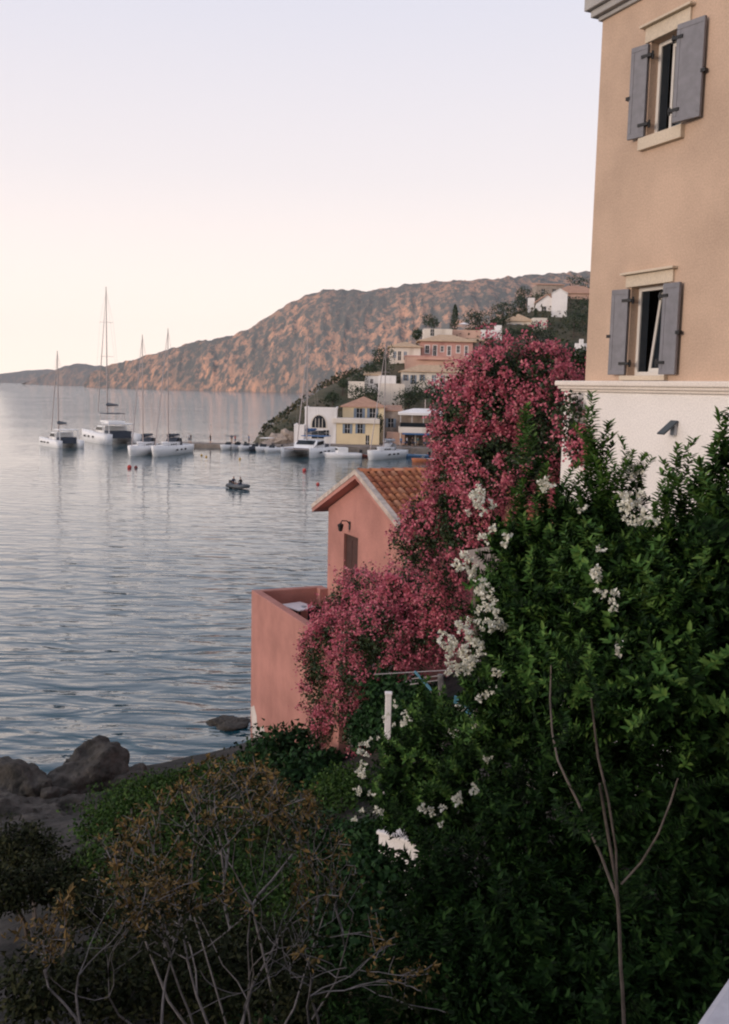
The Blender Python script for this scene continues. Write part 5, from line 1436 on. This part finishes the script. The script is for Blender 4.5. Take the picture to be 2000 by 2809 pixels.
def rails(t, L, B, z, x0, x1, yo=0.0):
    mb = MB(); n = 7
    for sy in (-1, 1):
        pts = []
        for i in range(n):
            x = x0 + (x1 - x0) * i / (n - 1); f = (x + L / 2) / L
            y = yo + sy * B / 2 * (.92 if f < .6 else .92 * (1 - ((f - .6) / .42) ** 2) + .03)
            pts.append((x, y, z + .62)); mb.tube([(x, y, z), (x, y, z + .62)], .014, 4)
        mb.tube(pts, .014, 4)
    o = mb.build('guard_rail', M_ALU, t); o['kind'] = 'stuff'
def rig(t, mx, z0, top, bow, stern, beam, boom_len, sail_mat, r=.10, furl=True):
    MB().tube([(mx, 0, z0), (mx, 0, top)], [r, r * .6], 8).build('mast', M_ALU, t)
    for zf in (.45, .72):
        z = z0 + (top - z0) * zf
        MB().tube([(mx - .1, -beam * .22, z), (mx, 0, z + .05), (mx - .1, beam * .22, z)], .03, 5).build('spreader', M_ALU, t)
    zb = z0 + 1.2
    MB().tube([(mx - .1, 0, zb), (mx - boom_len, 0, zb + .15)], .07, 6).build('boom', M_ALU, t)
    n = 8; mb = MB()
    mb.tube([(mx - .15 - (boom_len - .3) * i / n, 0, zb + .28 + .12 * (1 - i / n) + .15 * i / n) for i in range(n + 1)], [.34 - .2 * i / n + .03 * math.sin(i * 2.1) for i in range(n + 1)], 8)
    mb.build('furled_sail', sail_mat, t, True)
    if furl:
        MB().tube([(bow, 0, z0 - .1), ((bow + mx) / 2, 0, z0 + (top - z0) * .48), (mx + .05, 0, top * .97)], [.09, .08, .03], 6).build('furled_jib', M_ALU, t)
    MB().tube([(stern, 0, z0 - .2), (mx, 0, top)], .012, 4).build('backstay', M_ALU, t)
    for sy in (-1, 1):
        MB().tube([(mx - .4, sy * beam * .46, z0 - .3), (mx - .1, sy * beam * .22, z0 + (top - z0) * .72), (mx, 0, top * .98)], .012, 4).build('shroud', M_ALU, t)
def sailboat(label, px, py, heading, L, B, F, mast, sail_mat, stripe=None, group='sailing boats in the harbour'):
    p = onz(px, py, 0)
    t = thing('sailing_boat', label, 'sailboat', (p.x, p.y, 0), heading, group)
    hull_mesh(L, B, F).build('hull', [M_WHITE, M_ANTI], t, True)
    mb = hull_mesh(L * .42, B * .55, .55, 0, .7, 10, .8, .4); mb.v = [(v[0] + L * .04, v[1], max(v[2], -.05) + F * 1.04) for v in mb.v]
    cb = mb.build('cabin', [M_WHITE, M_WHITE], t, True)
    for sy in (-1, 1):
        for k in range(3):
            MB().box(L * (.02 + .07 * k) - .28, L * (.02 + .07 * k) + .28, sy * B * .268 - .02, sy * B * .268 + .02, F * 1.04 + .18, F * 1.04 + .36).build('cabin_window', M_GLASSD, cb)
    for sy in (-1, 1):
        for k in range(3):
            x = L * (-.12 + .13 * k); f = .97
            MB().box(x - .3, x + .3, sy * B * .485 - .03, sy * B * .485 + .03, F * .55, F * .72).build('hull_window', M_GLASSD, t)
    MB().box(-L * .44, -L * .17, -B * .28, B * .28, F * .98, F * 1.06).build('cockpit', M_BOATGREY, t)
    q = MB()
    pts = [(-L * .16, -B * .3, F * 1.05), (-L * .15, -B * .28, F * 1.05 + 1.1), (-L * .08, -B * .24, F * 1.05 + 1.25), (.0, -B * .2, F * 1.05 + .6)]
    for a_, b_ in zip(pts[:-1], pts[1:]): q.poly([a_, b_, (b_[0], -b_[1], b_[2]), (a_[0], -a_[1], a_[2])])
    q.build('sprayhood', sail_mat, t)
    q = MB(); q.tube([(-L * .4 + .0, .5 * math.cos(2 * math.pi * k / 10), F * 1.1 + .55 + .5 * math.sin(2 * math.pi * k / 10)) for k in range(11)], .025, 4); q.build('steering_wheel', M_ALU, t)
    rails(t, L, B, F * 1.03, -L * .48, L * .48)
    rig(t, L * .07, F * 1.05, mast, L * .47, -L * .48, B, L * .36, sail_mat)
    return t
def catamaran(label, px, py, heading, L, B, F, mast, canvas, fly=False, group='catamarans moored in the harbour', top_mat=None):
    p = onz(px, py, 0)
    t = thing('catamaran', label, 'catamaran', (p.x, p.y, 0), heading, group)
    hb = B * .25
    for sy in (-1, 1):
        hull_mesh(L, hb, F, sy * (B - hb) / 2, .6, 14, .85, .05).build('hull', [M_WHITE, M_ANTI], t, True)
        for k in range(3):
            MB().box(L * (-.1 + .16 * k) - .5, L * (-.1 + .16 * k) + .5, sy * (B / 2 - .02) - .03, sy * (B / 2 - .02) + .03, F * .5, F * .72).build('hull_window', M_GLASSD, t)
    MB().box(-L * .40, L * .14, -B * .30, B * .30, F * .55, F * 1.02).build('bridge_deck', M_BOATGREY, t)
    mb = MB(); n = 12; prof = [(L * .20, .0), (L * .13, .55), (L * .04, 1.25), (-L * .22, 1.3), (-L * .23, 0)]
    sec = []
    for k in range(len(prof)):
        x, z = prof[k]; w = B * (.30 if z < .6 else .27) * (.82 if k == 0 else 1)
        sec.append([mb.vert((x, -w, F * 1.02 + z)), mb.vert((x, w, F * 1.02 + z))])
    for a_, b_ in zip(sec[:-1], sec[1:]): mb.face((a_[0], a_[1], b_[1], b_[0]))
    mb.face([q[0] for q in sec]); mb.face([q[1] for q in sec][::-1])
    cb = mb.build('cabin', M_WHITE, t)
    for sy in (-1, 1):
        q = MB(); y = sy * (B * .305)
        q.poly([(L * .10, y, F * 1.02 + .5), (L * .04, y * .98, F * 1.02 + 1.05), (-L * .19, y * .98, F * 1.02 + 1.1), (-L * .19, y, F * 1.02 + .5)]); q.build('cabin_window', M_GLASSD, cb)
    q = MB(); q.poly([(L * .135, -B * .24, F * 1.02 + .57), (L * .135, B * .24, F * 1.02 + .57), (L * .052, B * .24, F * 1.02 + 1.22), (L * .052, -B * .24, F * 1.02 + 1.22)]); q.build('windscreen', M_GLASSD, cb)
    MB().box(-L * .44, -L * .18, -B * .33, B * .33, F * 1.02 + 1.75, F * 1.02 + 1.87).build('hardtop', top_mat or M_WHITE, t, bevel=.03)
    for sx in (-L * .43, -L * .2):
        for sy in (-1, 1): MB().box(sx - .05, sx + .05, sy * B * .31 - .05, sy * B * .31 + .05, F * 1.0, F * 1.02 + 1.75).build('hardtop_post', M_WHITE, t)
    MB().box(-L * .42, -L * .23, -B * .28, B * .28, F * .56, F * 1.0 + .5).build('cockpit_shade', M_NAVY, t)
    q = MB().box(L * .15, L * .42, -B * .24, B * .24, F * .92, F * .95); q.build('trampoline', M_NAVY, t)
    MB().tube([(L * .43, -B * .38, F), (L * .43, B * .38, F)], .09, 6).build('cross_beam', M_ALU, t)
    zr = F * 1.02 + 1.3
    if fly:
        MB().box(-L * .28, L * .02, -B * .22, B * .22, zr + .6, zr + 1.0).build('flybridge', M_WHITE, t, bevel=.05)
        MB().box(-L * .26, L * .01, -B * .24, B * .24, zr + 2.3, zr + 2.42).build('flybridge_top', canvas, t, bevel=.03)
        for sx in (-L * .25, 0):
            for sy in (-1, 1): MB().tube([(sx, sy * B * .22, zr + 1.0), (sx, sy * B * .22, zr + 2.3)], .05, 5).build('flybridge_post', M_ALU, t)
        zr += 2.4
    rails(t, L, hb, F * 1.03, -L * .42, L * .46, (B - hb) / 2); rails(t, L, hb, F * 1.03, -L * .42, L * .46, -(B - hb) / 2)
    rig(t, L * .06, zr, mast, L * .42, -L * .45, B * .8, L * .40, canvas, .13)
    return t
def motorboat(label, px, py, heading, L, B, F, mat, canopy=None, cabin=False, group='small motorboats along the pier'):
    p = onz(px, py, 0)
    t = thing('motorboat', label, 'motorboat', (p.x, p.y, 0), heading, group)
    hull_mesh(L, B, F, 0, .45, 10, .9, .35).build('hull', [mat, M_ANTI], t, True)
    MB().box(-L * .42, L * .12, -B * .34, B * .34, F * 1.0, F * 1.06).build('cockpit', M_BOATGREY, t)
    if cabin:
        MB().box(-L * .12, L * .18, -B * .3, B * .3, F * 1.03, F * 1.03 + .9).build('cabin', M_WHITE, t, bevel=.08)
        MB().box(L * .181, L * .19, -B * .26, B * .26, F * 1.03 + .45, F * 1.03 + .8).build('windscreen', M_GLASSD, t)
    else:
        q = MB(); q.poly([(L * .12, -B * .32, F * 1.05), (L * .12, B * .32, F * 1.05), (L * .04, B * .28, F * 1.05 + .5), (L * .04, -B * .28, F * 1.05 + .5)]); q.build('windscreen', M_GLASSD, t)
    if canopy:
        MB().box(-L * .36, L * .1, -B * .36, B * .36, F + 1.55, F + 1.62).build('canopy', canopy, t, bevel=.02)
        for sx in (-L * .33, L * .07):
            for sy in (-1, 1): MB().tube([(sx, sy * B * .33, F), (sx, sy * B * .33, F + 1.56)], .025, 5).build('canopy_post', M_ALU, t)
    MB().box(-L * .5 - .35, -L * .5 + .05, -.2, .2, -.1, F + .55).build('outboard', M_IRON, t, bevel=.05)
    return t
R = math.radians
# headings: angle of the bow from +X
catamaran('small catamaran with dark sail cover moored farthest left', 165, 1224, R(128), 9.8, 5.2, 1.25, 16.8, M_NAVY)
catamaran('large catamaran with flybridge and the tallest mast', 300, 1213, R(125), 14.5, 7.6, 1.9, 29.5, M_NAVY, True, top_mat=M_WHITE)
sailboat('white sailing boat in the left pair moored bow out off the pier end', 398, 1245, R(262), 12.5, 4.0, 1.35, 19.2, M_NAVY)
sailboat('white sailing boat in the right pair moored bow out off the pier end', 468, 1246, R(258), 13.0, 4.1, 1.4, 20.3, M_NAVY)
catamaran('white catamaran with blue cockpit canvas before the arched house', 845, 1250, R(252), 11.5, 6.6, 1.35, 19.5, M_BLUE, top_mat=M_BLUE)
sailboat('white sailing boat moored before the yellow house', 1058, 1258, R(238), 10.5, 3.4, 1.3, 19.0, M_BOATGREY)
motorboat('white cabin motorboat between the blue canvas catamaran and the sailing boat', 940, 1256, R(200), 6.0, 2.4, .8, M_WHITE, None, True)
motorboat('white motorboat at the outer end of the row along the pier', 630, 1232, R(245), 5.4, 2.1, .75, M_WHITE, M_NAVY)
motorboat('grey motorboat second in the row along the pier', 655, 1232, R(250), 5.0, 2.0, .7, M_BOATGREY)
motorboat('white open motorboat third in the row along the pier', 680, 1234, R(240), 5.2, 2.0, .7, M_WHITE)
motorboat('dark hulled motorboat fourth in the row along the pier', 702, 1236, R(255), 4.8, 2.0, .65, M_NAVY)
motorboat('white motorboat with canopy near the headland rocks', 726, 1238, R(245), 5.4, 2.1, .75, M_WHITE, M_WHITE)
motorboat('white motorboat next to the blue canvas catamaran', 750, 1240, R(240), 5.0, 2.0, .7, M_WHITE)
motorboat('small red rowing boat under the quay wall', 1003, 1254, R(190), 3.6, 1.5, .45, plain('red_hull', (.24, .06, .035), .6), group='small boats under the quay')
motorboat('small blue boat under the quay by the cafe', 1138, 1255, R(185), 4.6, 1.7, .5, plain('blue_hull', (.10, .20, .34), .6), group='small boats under the quay')
motorboat('small orange and white boat beside the magenta flowers', 1165, 1268, R(200), 4.2, 1.7, .55, plain('orange_hull', (.42, .14, .06), .6), group='small boats under the quay')
# inflatable dinghy under way with two people
dp = onz(655, 1340, 0)
dg_ = thing('inflatable_dinghy', 'grey inflatable dinghy motoring across the bay', 'dinghy', (dp.x, dp.y, 0), R(318))
q = MB(); q.tube([(-1.3, -.62, .28), (.6, -.62, .28), (1.15, -.42, .34), (1.4, 0, .40), (1.15, .42, .34), (.6, .62, .28), (-1.3, .62, .28)], .21, 8); q.build('tube', plain('dinghy_rubber', (.09, .10, .11), .6), dg_, True)
w_ = MB()
for sy in (-1, 1):
    pts = [(-1.2 - 1.6 * i, sy * (.35 + .42 * i), 0.0) for i in range(7)]
    for a_, b_ in zip(pts[:-1], pts[1:]):
        w_.poly([(a_[0], a_[1] - .28, -.02), (b_[0], b_[1] - .34, -.02), (b_[0], b_[1], .035), (a_[0], a_[1], .045)]); w_.poly([(a_[0], a_[1], .045), (b_[0], b_[1], .035), (b_[0], b_[1] + .34, -.02), (a_[0], a_[1] + .28, -.02)])
wk = w_.build('wake', M_WATER, None, True); wk.location = (dp.x, dp.y, 0); wk.rotation_euler = (0, 0, R(350)); tag(wk, 'low ripple trailing behind the inflatable dinghy', 'wake', kind='stuff')
MB().box(-1.25, .9, -.5, .5, .08, .16).build('floor', M_NAVY, dg_); MB().box(-1.3, -1.22, -.5, .5, .08, .55).build('transom', M_BOATGREY, dg_)
MB().box(-.35, -.05, -.55, .55, .38, .44).build('thwart', M_BOATGREY, dg_); MB().box(-1.6, -1.25, -.14, .14, -.05, .85).build('outboard', M_IRON, dg_, bevel=.05)
c_, s_ = math.cos(R(318)), math.sin(R(318))
person('person in navy steering at the stern of the dinghy', (dp.x - .95 * c_, dp.y - .95 * s_, .42), R(318) + math.pi / 2, 'sit', 'navy', 'black', 'people in the dinghy')
person('person in black sitting forward in the dinghy', (dp.x + .35 * c_, dp.y + .35 * s_, .42), R(318) - math.pi / 2, 'sit', 'black', 'navy', 'people in the dinghy')
# mooring buoys
M_BUOY = plain('red_buoy', (.45, .05, .04), .5); M_BUOYY = plain('yellow_buoy', (.5, .3, .05), .5)
for (px, py, r, mt, lab) in ((355, 1284, .30, M_BUOY, 'bright red buoy left of its pair below the sailing boats'), (373, 1284, .24, plain('maroon_buoy', (.16, .04, .04), .6), 'dark red buoy right of its pair below the sailing boats'), (835, 1292, .27, M_BUOY, 'red buoy in front of the blue canvas catamaran'),
                             (872, 1330, .2, M_BUOY, 'small red buoy just left of the pink house roof'), (553, 1250, .18, M_BUOYY, 'tiny yellow buoy nearer the pier end'), (566, 1254, .18, M_BUOYY, 'tiny yellow buoy farther along the pier'), (658, 1260, .18, M_BUOYY, 'tiny yellow buoy in front of the motorboats')):
    p = onz(px, py, 0)
    b_ = thing('mooring_buoy', lab, 'buoy', (p.x, p.y, 0), 0, 'mooring buoys')
    MB().ball((0, 0, r * .45), r, n=10, k=7).build('float', mt, b_, True); MB().tube([(0, 0, r * 1.4), (0, 0, r * 1.4 + .12)], .04, 6).build('ring', M_ALU, b_)

# ---------------------------------------------------------------- evening haze over the water
M_HAZE = bpy.data.materials.new('haze'); M_HAZE.use_nodes = True
hn = M_HAZE.node_tree; hn.nodes.clear()
ho = hn.nodes.new('ShaderNodeOutputMaterial'); hv = hn.nodes.new('ShaderNodeVolumePrincipled')
hv.inputs['Color'].default_value = (.97, .96, .98, 1); hv.inputs['Density'].default_value = .00005; hv.inputs['Anisotropy'].default_value = .2
hn.links.new(hv.outputs[0], ho.inputs['Volume'])
tag(MB().box(-5700, 5700, -5700, 5700, -8, 330).build('haze', M_HAZE), kind='stuff')
